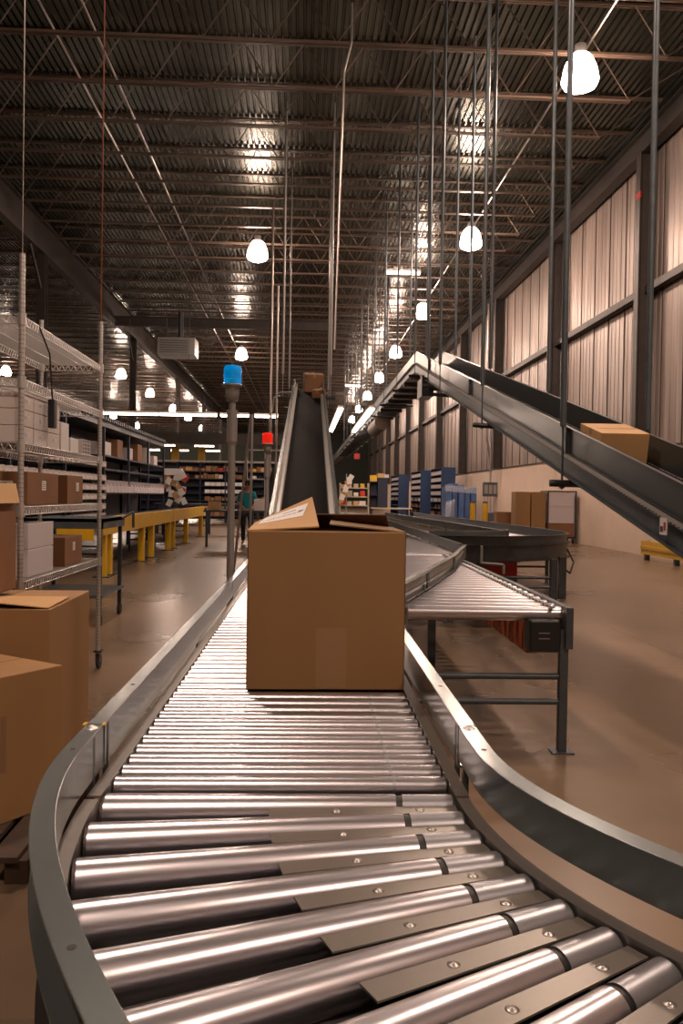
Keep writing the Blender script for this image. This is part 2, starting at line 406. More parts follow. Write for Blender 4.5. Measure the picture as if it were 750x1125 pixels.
# side frames with their top lip
MB().sweep(arc(RO+.004, A0, A1, 0), [(0,.64),(.004,.64),(.004,ZT-.006),(.028,ZT-.006),(.028,ZT-.002),(0,ZT-.002)], side=1).build('outer_side_frame', 'railin', cv)
MB().sweep(arc(RI-.004, A0, A1, 0), [(0,.64),(.004,.64),(.004,ZT-.006),(.026,ZT-.006),(.026,ZT-.002),(0,ZT-.002)], side=-1).build('inner_side_frame', 'railin', cv)
MB().sweep(arc(RI+.35, A0, A1, 0), [(-.34,.695),(.39,.695),(.39,.70),(-.34,.70)], side=1).build('bed_pan', 'pan', cv)
for R, n in ((RO+.02, 'o'), (RI-.02, 'i')):
    for a in (.02, 1.0, 1.4):
        x, y = cp_(R, a); MB().box(x-.02, x+.02, y-.02, y+.02, 0, .65).build('leg', 'frame', cv)
        RR = GO(a)+.006 if n == 'o' else GI(a)-.006
        x1, y1 = cp_(RR, a)
        if a < .1: y1 += .13
        MB().box(x1-.006, x1+.006, y1-.007, y1+.007, ZT-.05, GT-.004).build('rail_post', 'frame', cv)
for a in (.02, 1.0): 
    p0 = cp_(RO+.02, a); p1 = cp_(RI-.02, a); MB().cyl((*p0, .3), (*p1, .3), .018, n=8).build('cross_brace', 'frame', cv)
def hole_disc(R, a, z=GT):
    x, y = cp_(R, a); return MB().cyl((x, y, z-.001), (x, y, z+.0006), .0055, n=14).build('hole_disc', 'pan', go_ if R > 1.4 else gi)  # dark disc laid on the flange paints the shade inside a hole
for a in (.0, .42, .82): hole_disc(GO(a)+.019, a)
for a in (.005, .66, 1.1): hole_disc(GI(a)-.019, a)
def bolt(x, y, z, par):
    MB().lathe([(.0001,.006),(.005,.0055),(.009,.003),(.011,0),(.014,.0004),(.0145,-.001)], (x, y, z), 14).build('bolt', 'chrome', par)
bolt(CX-RO-.056, CY+.145, GT, go_); bolt(CX-RI+.056, CY+.145, GT, gi)
# yellow tag at the left joint
x, y = CX-RO-.056, CY+.165
MB().box(x-.024, x-.017, y-.0, y+.02, GT-.0, GT+.002).box(x+.017, x+.024, y-.0, y+.02, GT-.0, GT+.002).build('yellow_tie', 'yellow', go_)

# ------------------------------------------------------------------ straight section
def straight(label, loc, rz, length, hw, zt, r, sp, g0=0, rs=0, wl='roller', band=True, guard=(True, True), gh=.097, legs=(), name='roller_conveyor', group=None, fh=.15, under=True, railmat='rail', n=16, lastz=None):
    t = thing(name, label, 'conveyor', loc, rz, group)
    W = WM[t.name]
    b = MB().cyl((-hw, 0, zt-r), (hw, 0, zt-r), r, r, n, 0, True, W)
    if band:
        b.cyl((hw-.115, 0, zt-r), (hw-.107, 0, zt-r), r+.0004, r+.0004, n, 2, False, W)
    b.cyl((-hw-.012, 0, zt-r), (hw+.012, 0, zt-r), .006, .006, 6, 1, True, W)
    r0 = b.build('roller', [wl, 'dark', 'sleeve'], t)
    r0.location = (0, rs+sp/2, 0)
    y = rs+sp*1.5
    while y < length-sp/3:
        c = r0.copy(); c.location = (0, y, 0); COL.objects.link(c); c.parent = t; y += sp
    for s_, g in ((-1, guard[0]), (1, guard[1])):
        P0 = [(s_*(hw+.004), 0, 0), (s_*(hw+.004), length, 0)]
        MB().sweep(P0, [(0,zt-fh),(.028,zt-fh),(.028,zt-fh+.004),(.004,zt-fh+.004),(.004,zt-.006),(.028,zt-.006),(.028,zt-.002),(0,zt-.002)], side=s_, T=W).build('side_frame', 'railin', t)
        if g:
            P1 = [(s_*(hw+.037), g0, 0), (s_*(hw+.037), length, 0)]
            gr = MB().sweep(P1, railprof(zt+.004 if fh > .13 else zt+.02, zt+gh), side=s_, T=W).build('guard_rail', railmat, t, bevel=.0012)
            yy = .38+g0
            while yy < length:
                MB().cyl((s_*(hw+.056), yy, zt+gh-.001), (s_*(hw+.056), yy, zt+gh+.0006), .0055, n=10, T=W).build('hole_disc', 'pan', gr)  # flat dark disc, painted shade of a bolt hole
                yy += 1.2
            yy = .03+g0
            while yy < length:
                MB().box(s_*(hw+.041)-.004, s_*(hw+.041)+.004, yy-.012, yy+.012, zt-.06, zt+gh-.004, T=W).build('rail_post', 'frame', t); yy += 1.5
    if under: MB().box(-hw, hw, 0, length, zt-.11, zt-.105, T=W).build('bed_pan', 'pan', t)
    for yy in legs:
        for s_ in (-1, 1):
            MB().box(s_*(hw-.0)-.022, s_*(hw)+.022, yy-.025, yy+.025, 0, zt-fh, T=W).build('leg', 'frame', t)
            MB().box(s_*(hw)-.06, s_*(hw)+.06, yy-.05, yy+.05, 0, .008, T=W).build('foot_plate', 'frame', t)
        for zz in (.28, .42): MB().cyl((-hw, yy, zz), (hw, yy, zz), .018, n=8, T=W).build('cross_brace', 'frame', t)
    return t
st = straight('long straight roller conveyor carrying the big open carton', (-.037, 1.655, 0), -.008, 6.5, .35, ZT, .0235, .0762, g0=.158, rs=.07, legs=(.2, 3.2, 6.2))

def ridge(fn, n, pitch, w0, w1, h, s_, T=None):
    # one connected beaded strip: width alternates between w0 and w1
    b = MB(); vs = []
    for i in range(2*n):
        y = pitch*i/2; x, z = fn(y); w = w1 if (i//1) % 2 else w0
        hh = h*(1 if i % 2 else .45)
        vs += [(x-.004*s_, y, z-hh), (x+w*s_, y, z-hh), (x+w*s_, y, z+hh), (x-.004*s_, y, z+hh)]
    fs = []
    for i in range(2*n-1):
        for j in range(4): fs.append((i*4+j, i*4+(j+1) % 4, i*4+4+(j+1) % 4, i*4+4+j))
    b.add(vs, fs, 0, False, T); b.m = [(q//4) % 2 for q in range(len(fs))]; return b
# ------------------------------------------------------------------ rising belt in the middle
yb = 8.3
inc = thing('incline_belt_conveyor', 'black belt conveyor rising steeply away in the picture centre', 'conveyor', (.016, yb, 0), -.008)
W = WM[inc.name]
LI = 12.6; zA = .80; zE = 4.05
def zi(y): return zA+(zE-zA)*y/LI
hw = .33
MB().sweep([(0,0,zA),(0,LI,zE),(0,LI+3.5,zE+.05)], [(-hw,-.02),(hw,-.02),(hw,0),(-hw,0)], T=W).build('belt', 'belt', inc)
MB().sweep([(0,0,zA),(0,LI,zE),(0,LI+3.5,zE+.05)], [(-hw,-.10),(hw,-.10),(hw,-.085),(-hw,-.085)], T=W).build('bed_pan', 'dark', inc)
for s_ in (-1, 1):
    pth = [(s_*(hw+.005),0,zA),(s_*(hw+.005),LI,zE),(s_*(hw+.005),LI+3.5,zE+.05)]
    MB().sweep(pth, chan(.05, -.22, .03), side=s_, T=W).build('side_frame', 'frame', inc)
    MB().sweep(pth[:2], chan(.04, .20, .27), side=s_, T=W).build('guard_rail', 'rail', inc)
    MB().sweep([(s_*(hw+.005),LI,zE),(s_*(hw+.005),LI+3.5,zE+.05)], chan(.03, .06, .16), side=s_, T=W).build('guard_rail', 'incl', inc)
    ridge(lambda y: (s_*(hw+.0), zi(y)+.10), int(LI/.09), .09, .035, .055, .06, -s_, W).build('wheel_strip', ['bead', 'black'], inc)
    for yy in (1.5, 4.5): MB().box(s_*(hw+.03)-.025, s_*(hw+.03)+.025, yy-.03, yy+.03, 0, zi(yy)-.2, T=W).build('leg', 'frame', inc)
def hanger(label, pts, bar, r=.028, cat='hanger', group='steel rods holding the overhead conveyors', top=10.6, m='frame'):
    p = pts[0]; t = thing('conveyor_hanger', label, cat, (p[0], p[1], p[2]), group=group)
    for (x, y, z) in pts:
        MB().cyl((x, y, z+.55), (x, y, top), r, n=8).cyl((x, y, z-.06), (x, y, z+.56), r*.35, n=6).build('hanger_rod', m, t)
        MB().cyl((x, y, z-.05), (x, y, z-.01), r*.9, n=6).build('nut', 'dark', t)
    a, c = pts[0], pts[-1]
    if bar:
        b = MB(); b.cyl((a[0]-.12, a[1], a[2]), (c[0]+.12, c[1], c[2]), .035, n=8); b.build('cross_bar', 'black', t)
    return t
hanger('pair of light rods rising from the top of the middle belt', [(-.50, 19.6, 3.7), (.62, 19.6, 3.7)], True, .03, m='pole')
hanger('second pair of rods behind the middle belt top', [(-.42, 23.4, 3.85), (.68, 23.4, 3.85)], True, .025, m='pole')
b = MB().tube([(.50, 14.2, 3.9), (.60, 14.2, 8.6), (.72, 14.2, 9.1), (.72, 14.2, 9.75)], .022)
tag(b.build('conduit_pipe', 'conduit', org=(.5, 14.2, 3.9)), 'tall bright conduit pipe dropping from the roof to the middle belt', 'pipe')
tag(MB().tube([(-.95, 24, 2.0), (-.95, 24, 9.8)], .035).build('conduit_pipe', 'conduit', org=(-.95, 24, 2)), 'left upright conduit of the pair behind the red beacon', 'pipe')
tag(MB().tube([(-.78, 24, 0), (-.78, 24, 7.4)], .03).build('conduit_pipe', 'conduit', org=(-.78, 24, 0)), 'right upright conduit of the pair behind the red beacon', 'pipe')
tag(MB().tube([(-.80, 21.5, 3.55), (-.78, 21.5, 3.9), (-.62, 21.5, 4.05), (.62, 21.5, 4.05)], .018).build('bent_pipe', 'pole', org=(-.8, 21.5, 3.5)), 'thin bent pipe around the left of the belt top', 'pipe')
tag(MB().tube([(.82, 21.5, 4.05), (1.02, 21.5, 4.05), (1.05, 21.5, 3.98), (1.05, 21.5, 3.1)], .018).build('bent_pipe', 'pole', org=(.82, 21.5, 4)), 'thin bent pipe right of the belt top', 'pipe')

# ------------------------------------------------------------------ cartons
def carton(name, label, cat, loc, sx, sy, sz, rz=0, m='card', tape=True, lab=None, group=None, seam=True):
    t = thing(name, label, cat, loc, rz, group)
    W = WM[t.name]
    MB().box(-sx/2, sx/2, -sy/2, sy/2, 0, sz, T=W).build('carton_body', m, t, bevel=min(.004, sx*.01))
    if seam:
        if sy >= sx: MB().box(-.0015, .0015, -sy/2+.004, sy/2-.004, sz, sz+.0008, T=W).build('flap_seam', 'seam', t)
        else: MB().box(-sx/2+.004, sx/2-.004, -.0015, .0015, sz, sz+.0008, T=W).build('flap_seam', 'seam', t)
    if tape:
        w = .03
        if sy >= sx: MB().box(-w, w, -sy/2-.0008, sy/2+.0008, sz-.07, sz+.0012, T=W).build('tape', 'tape', t)
        else: MB().box(-sx/2-.0008, sx/2+.0008, -w, w, sz-.07, sz+.0012, T=W).build('tape', 'tape', t)
    if lab:
        for (face, u, v, w, h) in lab:
            if face == 'f': bb = (u-w/2, u+w/2, -sy/2-.0015, -sy/2-.0005, v-h/2, v+h/2); dd = [(u-w*.38, u+w*(.1+.25*(q % 2)), -sy/2-.0021, -sy/2-.0014, v+h*(.28-.2*q), v+h*(.34-.2*q)) for q in range(4)]
            else: bb = (sx/2+.0005, sx/2+.0015, u-w/2, u+w/2, v-h/2, v+h/2); dd = [(sx/2+.0014, sx/2+.0021, u-w*.38, u+w*(.1+.25*(q % 2)), v+h*(.28-.2*q), v+h*(.34-.2*q)) for q in range(4)]
            lo = MB().box(*bb, T=W).build('paper_label', 'paper', t)
            b = MB()
            for q in dd: b.box(*q, T=W)
            b.build('label_print', 'ink', lo)
    return t

# the open carton on the line
bx0, bx1, by0, by1, bz0, bz1 = -.166, .322, 2.55, 2.95, ZT+.0005, 1.288
bc = thing('open_carton', 'large open brown carton standing on the roller conveyor, centre', 'box', ((bx0+bx1)/2, (by0+by1)/2, bz0))
th = .005
b = MB().box(bx0, bx1, by0, by0+th, bz0, bz1).box(bx0, bx1, by1-th, by1, bz0, bz1).box(bx0, bx0+th, by0, by1, bz0, bz1).box(bx1-th, bx1, by0, by1, bz0, bz1).box(bx0, bx1, by0, by1, bz0, bz0+th)
b.build('carton_body', 'card', bc, bevel=.002)
def sheet(b, P00, P10, P11, P01, t=.004, n=8, bend=0, m=0):
    vs = []
    A, B_, C_, D_ = map(Vector, (P00, P10, P11, P01))
    nn = (B_-A).cross(D_-A).normalized()
    for side in (0, 1):
        for i in range(n+1):
            for j in range(n+1):
                u, v = i/n, j/n
                p = A*(1-u)*(1-v)+B_*u*(1-v)+C_*u*v+D_*(1-u)*v + nn*(bend*math.sin(PI*u)*math.sin(PI*v)) + nn*(side*t)
                vs.append(p)
    q = (n+1)**2; fs = []
    for i in range(n):
        for j in range(n):
            a = i*(n+1)+j; fs.append((a, a+1, a+n+2, a+n+1)); fs.append((q+a, q+a+n+1, q+a+n+2, q+a+1))
    for i in range(n):
        for (a, c) in ((i*(n+1), (i+1)*(n+1)), ((i+1)*(n+1)+n, i*(n+1)+n), (i+1, i), (n*(n+1)+i, n*(n+1)+i+1)):
            fs.append((a, c, c+q, a+q))
    b.add(vs, fs, m, False); return b
FL = ((bx0, by0+.006, bz1), (.052, by0+.012, bz1+.014), (.034, by1-.05, 1.392), (bx0+.002, by1-.03, bz1+.012))
lf = sheet(MB(), *FL).build('left_flap', 'cardl', bc, label='lifted flap with a white shipping label')
def FP(u, v, o=.006):
    A, B_, C_, D_ = map(Vector, FL); return A*(1-u)*(1-v)+B_*u*(1-v)+C_*u*v+D_*(1-u)*v+Vector((-.25,-.5,.83))*o
lb = sheet(MB(), FP(.10,.46), FP(.80,.40), FP(.92,.82), FP(.20,.88), t=.0006, n=6).build('shipping_label', 'paper', lf)
b = MB()
for k in range(22):
    u = .18+k*.027; w = .008 if k % 3 else .014
    b.add([FP(u,.545,.0075), FP(u+w,.543,.0075), FP(u+w,.60,.0075), FP(u,.60,.0075)], [(0,1,2,3)])
for k in range(7):
    u = .50+k*.032; b.add([FP(u,.68,.0075), FP(u+.02,.68,.0075), FP(u+.02,.72,.0075), FP(u,.72,.0075)], [(0,1,2,3)])
b.add([FP(.74,.58,.0076), FP(.84,.57,.0076), FP(.85,.62,.0076), FP(.75,.63,.0076)], [(0,1,2,3)])
b.build('label_print', 'ink', lb)
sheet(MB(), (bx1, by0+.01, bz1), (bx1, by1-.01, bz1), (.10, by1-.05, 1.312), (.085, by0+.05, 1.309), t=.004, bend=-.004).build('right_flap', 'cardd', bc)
sheet(MB(), (bx0+.01, by1, bz1), (bx1-.01, by1, bz1), (bx1-.03, by1-.06, 1.338), (.055, by1-.06, 1.338), t=.004).build('back_flap', 'seam', bc)  # whole flap in the dark seam colour, painting its shade
sheet(MB(), (bx0+.01, by0+.002, bz1), (bx1-.01, by0+.002, bz1), (bx1-.03, by0+.15, 1.275), (bx0+.03, by0+.15, 1.275), t=.004).build('front_flap', 'cardl', bc)
MB().box(.048, .142, by0-.001, by0, bz0+.004, bz0+.19).build('tape', 'tape', bc)

# floor stacked cartons on the left
pl = thing('wooden_pallet', 'dark wooden pallet under the nearest left carton', 'pallet', (-1.25, 3.5, 0))
for k in range(6): MB().box(-1.74+k*.13, -1.64+k*.13, 2.96, 4.05, .085, .105).build('deck_board', 'wood', pl)
for x in (-1.74, -1.38, -1.04): MB().box(x, x+.08, 2.98, 4.03, 0, .085).build('stringer', 'wood', pl)
A = carton('carton', 'orange brown closed carton on the pallet at the left edge', 'box', (-1.352, 3.40, .1055), .50, .56, .575, -.60, 'card', tape=False)
W = WM[A.name]
b = MB()
b.box(.2505, .2510, -.012, .012, .2, .42, T=W)
b.build('printed_mark', 'printed', A)
Bc = carton('carton', 'brown carton behind the pallet carton with a creased top flap', 'box', (-1.485, 4.19, 0), .68, .76, .865, .02, 'card', tape=False)
W = WM[Bc.name]
sheet(MB(), (W @ Vector((-.33,-.37,.93))), (W @ Vector((.33,-.37,.868))), (W @ Vector((.33,.0,.875))), (W @ Vector((-.33,.0,.875))), t=.004).build('top_flap', 'cardl', Bc)
Cc = thing('open_carton', 'tall brown open carton with a folded out flap at the left edge', 'box', (-1.76, 4.2, .89))
b = MB()
x0, x1, y0, y1, z0, z1 = -2.02, -1.495, 4.04, 4.42, .891, 1.44
b.box(x0, x1, y0, y0+th, z0, z1).box(x0, x1, y1-th, y1, z0, z1).box(x0, x0+th, y0, y1, z0, z1).box(x1-th, x1, y0, y1, z0, z1).box(x0, x1, y0, y1, z0, z0+th)
b.build('carton_body', 'cardr', Cc, bevel=.002)
sheet(MB(), (x0, y0, z1), (x1, y0, z1), (x1-.008, y0-.05, z1-.085), (x0+.02, y0-.05, z1-.085), t=.004).build('front_flap', 'cardl', Cc)
sheet(MB(), (x1, y0+.01, z1), (x1, y1-.01, z1), (x1+.035, y1-.05, z1-.10), (x1+.035, y0+.02, z1-.10), t=.004).build('side_flap', 'cardl', Cc)

# ------------------------------------------------------------------ wire shelving
SX0, SX1, SY0, SY1 = -2.06, -1.60, 4.80, 6.63
ws = thing('wire_shelving', 'chrome wire shelving rack on casters at the left', 'shelving', (-1.83, 5.7, 0))
for (x, y) in ((SX1, SY0), (SX1, SY1), (SX0, SY0), (SX0, SY1)):
    ztop = 2.74
    b = MB().cyl((x, y, .14), (x, y, ztop), .0165, n=12)
    z = .2
    while z < ztop: b.cyl((x, y, z), (x, y, z+.003), .0171, n=12, m=1); z += .0254
    b.build('post', ['chrome', 'pole'], ws)
    c = MB().cyl((x-.011, y+.03, .062), (x+.011, y+.03, .062), .06, n=18).build('caster', 'rubber', ws)
    MB().box(x-.016, x-.013, y-.015, y+.05, .06, .145).box(x+.013, x+.016, y-.015, y+.05, .06, .145).box(x-.03, x+.03, y-.03, y+.05, .14, .15).build('caster_fork', 'dark', c)
SZ = [.877, 1.31, 1.675, 2.04, 2.395]
for z in SZ:
    b = MB()
    for (xa, ya, xb, yb_) in ((SX1,SY0,SX1,SY1),(SX0,SY0,SX0,SY1),(SX0,SY0,SX1,SY0),(SX0,SY1,SX1,SY1)):
        for dz in (0, -.045): b.cyl((xa, ya, z+dz), (xb, yb_, z+dz), .0038, n=6)
        Ln = math.hypot(xb-xa, yb_-ya); n = int(Ln/.045)
        for k in range(n):
            u0 = k/n; u1 = (k+.5)/n; u2 = (k+1)/n
            p = [(xa+(xb-xa)*u, ya+(yb_-ya)*u, z+dz) for u, dz in ((u0,-.045),(u1,0),(u2,-.045))]
            b.cyl(p[0], p[1], .0028, n=4, cap=False); b.cyl(p[1], p[2], .0028, n=4, cap=False)
    y = SY0+.02
    while y < SY1: b.cyl((SX0, y, z+.004), (SX1, y, z+.004), .0024, n=4, cap=False); y += .022
    for x in (SX0+.15, SX0+.31): b.cyl((x, SY0, z-.002), (x, SY1, z-.002), .0035, n=5)
    for (x, y) in ((SX1, SY0), (SX1, SY1), (SX0, SY0), (SX0, SY1)): b.cyl((x, y, z-.055), (x, y, z+.012), .024, n=10)
    b.build('wire_shelf', 'chrome', ws)
def onshelf(what, y, z, sx, sy, sz, m='cardr', cat='box', dx=0, **k):
    return carton('carton', what, cat, (SX1-.03-sx/2-dx, y, z+.0075), sx, sy, sz, m=m, **k)
onshelf('wide brown carton with a white label on the wire shelf above the pallet boxes', 5.32, SZ[1], .36, .62, .20, lab=[('f', .05, .11, .09, .07), ('s', .0, .12, .08, .06)])
onshelf('smaller brown carton beside the wide one on the wire shelf', 6.05, SZ[1], .34, .40, .20, lab=[('s', .05, .12, .07, .06)])
onshelf('lower pale carton of the two stacked on the bottom wire shelf', 5.28, SZ[0], .38, .50, .165, m='lilac', tape=False)
onshelf('upper pale carton of the two stacked on the bottom wire shelf', 5.28, SZ[0]+.168, .38, .50, .155, m='lilac', tape=False)
onshelf('brown carton at the back end of the bottom wire shelf', 6.02, SZ[0], .34, .44, .20, lab=[('s', .0, .13, .06, .06)])
for i in range(3):
    for j in range(3):
        onshelf(f'pale grey carton, {["bottom","middle","top"][j]} of the {["near","middle","far"][i]} stack on the middle wire shelf', 4.98+i*.27, SZ[2]+j*.098, .36, .255, .095, m='whitebox', tape=False, seam=False, lab=[('s', 0, .05, .12, .03)])
onshelf('bright white carton standing alone on top of the middle wire shelf', 5.78, SZ[2], .3, .18, .19, m='paper', tape=False)
onshelf('low white carton on the middle wire shelf', 6.02, SZ[2], .3, .2, .10, m='paper', tape=False)
pc = onshelf('checked pattern carton at the far end of the middle wire shelf', 6.36, SZ[2], .3, .24, .11, m='whitebox', tape=False, seam=False)
W = WM[pc.name]; b = MB()
for k in range(6): b.box(.1502, .1512, -.11+k*.04, -.10+k*.04, 0.002, .108, T=W)
for k in range(4): b.box(.1502, .1513, -.12, .12, .015+k*.027, .02+k*.027, T=W)
b.build('check_print', 'ink', pc)
cord = MB().tube([(-1.62, 4.72, 2.38), (-1.66, 5.0, 2.42), (-1.60, 5.1, 2.40), (-1.57, 5.22, 2.25), (-1.58, 5.3, 2.05), (-1.58, 5.32, 1.98)], .006, 6)
cd = tag(cord.build('power_cord', 'black', org=(-1.6, 5.0, 2.4)), 'black power cord draped over the top wire shelf', 'cord')
MB().box(-1.60, -1.56, 5.29, 5.35, 1.80, 1.98).build('power_adapter', 'black', cd, bevel=.004)
tag(MB().cyl((-1.6, 6.63, 2.74), (-1.585, 6.63, 9.75), .005, n=6).build('orange_cord', 'orangec', org=(-1.6, 6.63, 2.74)), 'thin orange cord hanging from the roof to the rear shelf post', 'cord')
tag(MB().cyl((-1.6, 4.80, 2.74), (-1.585, 4.80, 9.75), .003, n=6).build('grey_cord', 'conduit', org=(-1.6, 4.8, 2.74)), 'thin grey cord hanging from the roof to the front shelf post', 'cord')

# cart behind the shelving
ct = thing('utility_cart', 'grey steel utility cart between shelving and yellow rail', 'cart', (-2.4, 8.9, 0))
for x in (-2.85, -2.1):
    for y in (8.75, 9.7):
        MB().box(x-.02, x+.02, y-.02, y+.02, .12, 1.12).build('leg', 'dark', ct)
        MB().cyl((x-.018, y, .062), (x+.018, y, .062), .06, n=14).build('caster', 'rubber', ct)
MB().box(-2.9, -2.06, 8.7, 9.75, 1.09, 1.125).box(-2.9, -2.06, 8.7, 8.72, 1.02, 1.125).box(-2.08, -2.06, 8.7, 9.75, 1.02, 1.125).build('top_tray', 'frame', ct)
MB().box(-2.9, -2.06, 8.7, 9.75, .30, .33).build('lower_tray', 'frame', ct)
MB().tube([(-2.08, 9.6, 1.1), (-1.95, 9.7, 1.18), (-1.95, 9.7, 1.0)], .015).build('handle', 'dark', ct)

# ------------------------------------------------------------------ beacons
def beacon(label, x, y, zt, r, lens, zfloor=0):
    t = thing('beacon_light', label, 'beacon', (x, y, 0))
    h = r*2.1
    MB().cyl((x,y,0), (x,y,zt-h-r*6.4), r*.42, n=14).build('pole', 'pole', t)
    MB().box(x-.07, x+.07, y-.07, y+.07, 0, .01).build('base_plate', 'pole', t)
    MB().cyl((x,y,zt-h-r*6.5), (x,y,zt-h-r*2.9), r*.62, n=14).cyl((x,y,zt-h-r*6.9), (x,y,zt-h-r*6.5), r*.45, r*.55, n=14).cyl((x,y,zt-h-r*2.9), (x,y,zt-h-r*1.9), r*.38, n=12).build('junction_box', 'pole', t)
    MB().lathe([(.001,-r*1.9),(r*.66,-r*1.9),(r*.78,-r*1.0),(r*.80,-r*.25),(r*1.12,-r*.18),(r*1.12,0),(.001,0)], (x,y,zt-h), 20).build('housing', 'pole', t)
    l = MB().lathe([(r,0),(r,h*.82),(r*.93,h*.95),(r*.8,h),(.001,h)], (x,y,zt-h), 24).build('lens', lens, t)
    q = MB().cyl((x,y,zt-h+.002), (x,y,zt-h*.75), r*.25, n=10).build('lamp_stem', 'black', l)
    MB().lathe([(.001,h*.30),(r*.35,h*.32),(r*.62,h*.50),(r*.66,h*.66),(r*.5,h*.72),(.001,h*.70)], (x,y,zt-h), 16).build('rotating_reflector', 'whitebox', l)
    b = MB()
    for k in range(5): b.lathe([(r*1.005,h*(.1+.17*k)),(r*1.03,h*(.12+.17*k)),(r*1.005,h*(.14+.17*k))], (x,y,zt-h), 24)
    b.build('lens_rib', lens, l)
    return t
beacon('blue beacon light on a grey pole left of the open carton', -.47, 5.5, 2.245, .058, 'beacon')
beacon('red beacon light on a grey pole behind the blue beacon', -.385, 9.0, 2.07, .055, 'beaconr')
tag(MB().tube([(-.86, 14, 2.75), (-.87, 14, 0)], .022).build('upright_pipe', 'pole', org=(-.87, 14, 0)), 'vertical pipe of the leaning pair between both beacons', 'pipe')
tag(MB().tube([(-.88, 14.0, 2.74), (-1.17, 14.3, 0)], .022).build('leaning_pipe', 'conduit', org=(-1.17, 14.3, 0)), 'leaning pipe of the pair between both beacons', 'pipe')

# ------------------------------------------------------------------ merge bed right
mg = straight('wide roller bed merging from the right, in front of a motor box', (1.02, 4.5, 0), -.02, 4.1, .43, ZT, .040, .152, band=False, guard=(False, False), legs=(.02,), n=12, name='merge_roller_conveyor', under=False, fh=.12)
W = WM[mg.name]
ridge(lambda y: (.36, ZT+.002), 54, .076, .012, .024, .007, 1, W).build('chain_strip', ['black', 'chrome'], mg)
b = MB()
MB().box(.43, .47, -.03, 4.1, ZT-.22, ZT+.008, T=W).build('side_panel', 'frame', mg, bevel=.002)
MB().box(.23, .40, -.03, .10, ZT-.24, ZT-.06, T=W).build('motor_box', 'black', mg, bevel=.012)
MB().box(.28, .34, -.034, -.03, ZT-.135, ZT-.13, T=W).box(.28, .34, -.034, -.03, ZT-.165, ZT-.16, T=W).build('box_vents', 'pole', mg)
b = MB()
for k in range(26): b.box(.25, .28, .12+k*.11, .20+k*.11, ZT-.27, ZT-.10, T=W)
b.build('orange_slats', 'orange', mg)
for (x, y) in ((-.25, 2.2), (.0, 2.2), (.2, 3.6), (-.25, 3.9)): MB().box(x-.03, x+.03, y-.03, y+.03, 0, ZT-.12, T=W).build('leg', 'frame', mg)
# diagonal slotted guard
dg = thing('diagonal_guard_rail', 'slotted steel guard rail running diagonally over the merging rollers', 'guard rail', (.9, 5.8, ZT))
pth = [(.50, 4.45, 0), (.80, 5.35, 0), (1.22, 6.7, 0), (1.60, 8.2, 0)]
MB().sweep(pth, chan(.03, ZT+.012, ZT+.06)).sweep(pth, [(0,ZT+.12),(.04,ZT+.12),(.04,ZT+.135),(0,ZT+.135)]).build('rail', 'rail', dg)
b = MB()
for i in range(3):
    a = Vector(pth[i]); c = Vector(pth[i+1]); n = int((c-a).length/.06)
    for k in range(n):
        p = a+(c-a)*k/n; b.cyl((p.x, p.y, ZT+.06), (p.x, p.y, ZT+.12), .012, n=6)
b.build('rail_wheel', 'chrome', dg, kind='stuff')
for p in pth: MB().cyl((p[0]+.02, p[1], ZT), (p[0]+.02, p[1], ZT+.12), .012, n=6).build('bracket', 'rail', dg)
tag(MB().tube([(1.66, 7.6, .96), (1.66, 7.6, .80), (1.82, 7.4, .80), (1.82, 7.4, .72)], .012).build('bent_bracket', 'pole', org=(1.66, 7.6, .8)), 'thin bent metal bracket standing at the tip of the merging rollers', 'bracket')

# conveyor running on behind the merge bed
straight('roller conveyor running far back beside the middle belt', (1.28, 8.75, 0), -.012, 15, .36, ZT, .024, .17, band=False, guard=(True, True), gh=.11, legs=(.5, 5, 10, 14.5), n=8, railmat='frame')
# second curve
c2 = thing('curved_belt_conveyor', 'dark curved conveyor turning at the right behind the merging rollers', 'conveyor', (3.2, 11.9, 0))
QX, QY = 2.3, 12.9; Q1, Q2 = .92, 1.78; Z2 = .74
def qa(R, a0, a1, n=30): return [(QX+R*math.sin(a0+(a1-a0)*i/n), QY-R*math.cos(a0+(a1-a0)*i/n), 0) for i in range(n+1)]
ext = lambda R: [(1.84, QY-R, 0)]+qa(R, 0, PI/2)
MB().sweep(ext((Q1+Q2)/2), [(-.42,Z2-.02),(.42,Z2-.02),(.42,Z2),(-.42,Z2)], smooth=True).build('belt', 'roller', c2)
MB().sweep(ext(Q2), chan(.05, Z2-.20, Z2+.02), side=1).build('outer_side_frame', 'dark', c2)
MB().sweep(ext(Q1), chan(.05, Z2-.16, Z2+.02), side=-1).build('inner_side_frame', 'dark', c2)
MB().sweep(ext(Q2), chan(.04, Z2+.02, Z2+.15), side=1).build('outer_guard_rail', 'dark', c2)
MB().sweep(ext(Q1), chan(.04, Z2+.06, Z2+.18), side=-1).build('inner_guard_rail', 'rail', c2)
MB().sweep(ext((Q1+Q2)/2), [(-.42,Z2-.14),(.42,Z2-.14),(.42,Z2-.10),(-.42,Z2-.10)]).build('bed_pan', 'dark', c2)
for (x, y) in ((3.42, 11.12), (3.66, 11.5), (2.4, 11.15), (4.05, 12.7), (2.2, 12.0)):
    MB().box(x-.045, x+.045, y-.045, y+.045, 0, Z2-.15).build('leg', 'dark', c2)
for z in (.2, .33): MB().cyl((2.4, 11.15, z), (3.42, 11.12, z), .02, n=8).build('cross_brace', 'dark', c2)
MB().tube([(4.08, 12.6, Z2-.1), (4.12, 12.4, .45), (4.0, 12.2, .3), (3.8, 12.0, .42), (3.7, 11.6, .5)], .015).build('cable', 'black', c2)
straight('dark railed conveyor running back along the right wall side', (3.65, 12.95, 0), .035, 14, .43, Z2, .024, .2, band=False, guard=(True, True), gh=.16, legs=(.6, 5, 9, 13), n=8, railmat='frame')
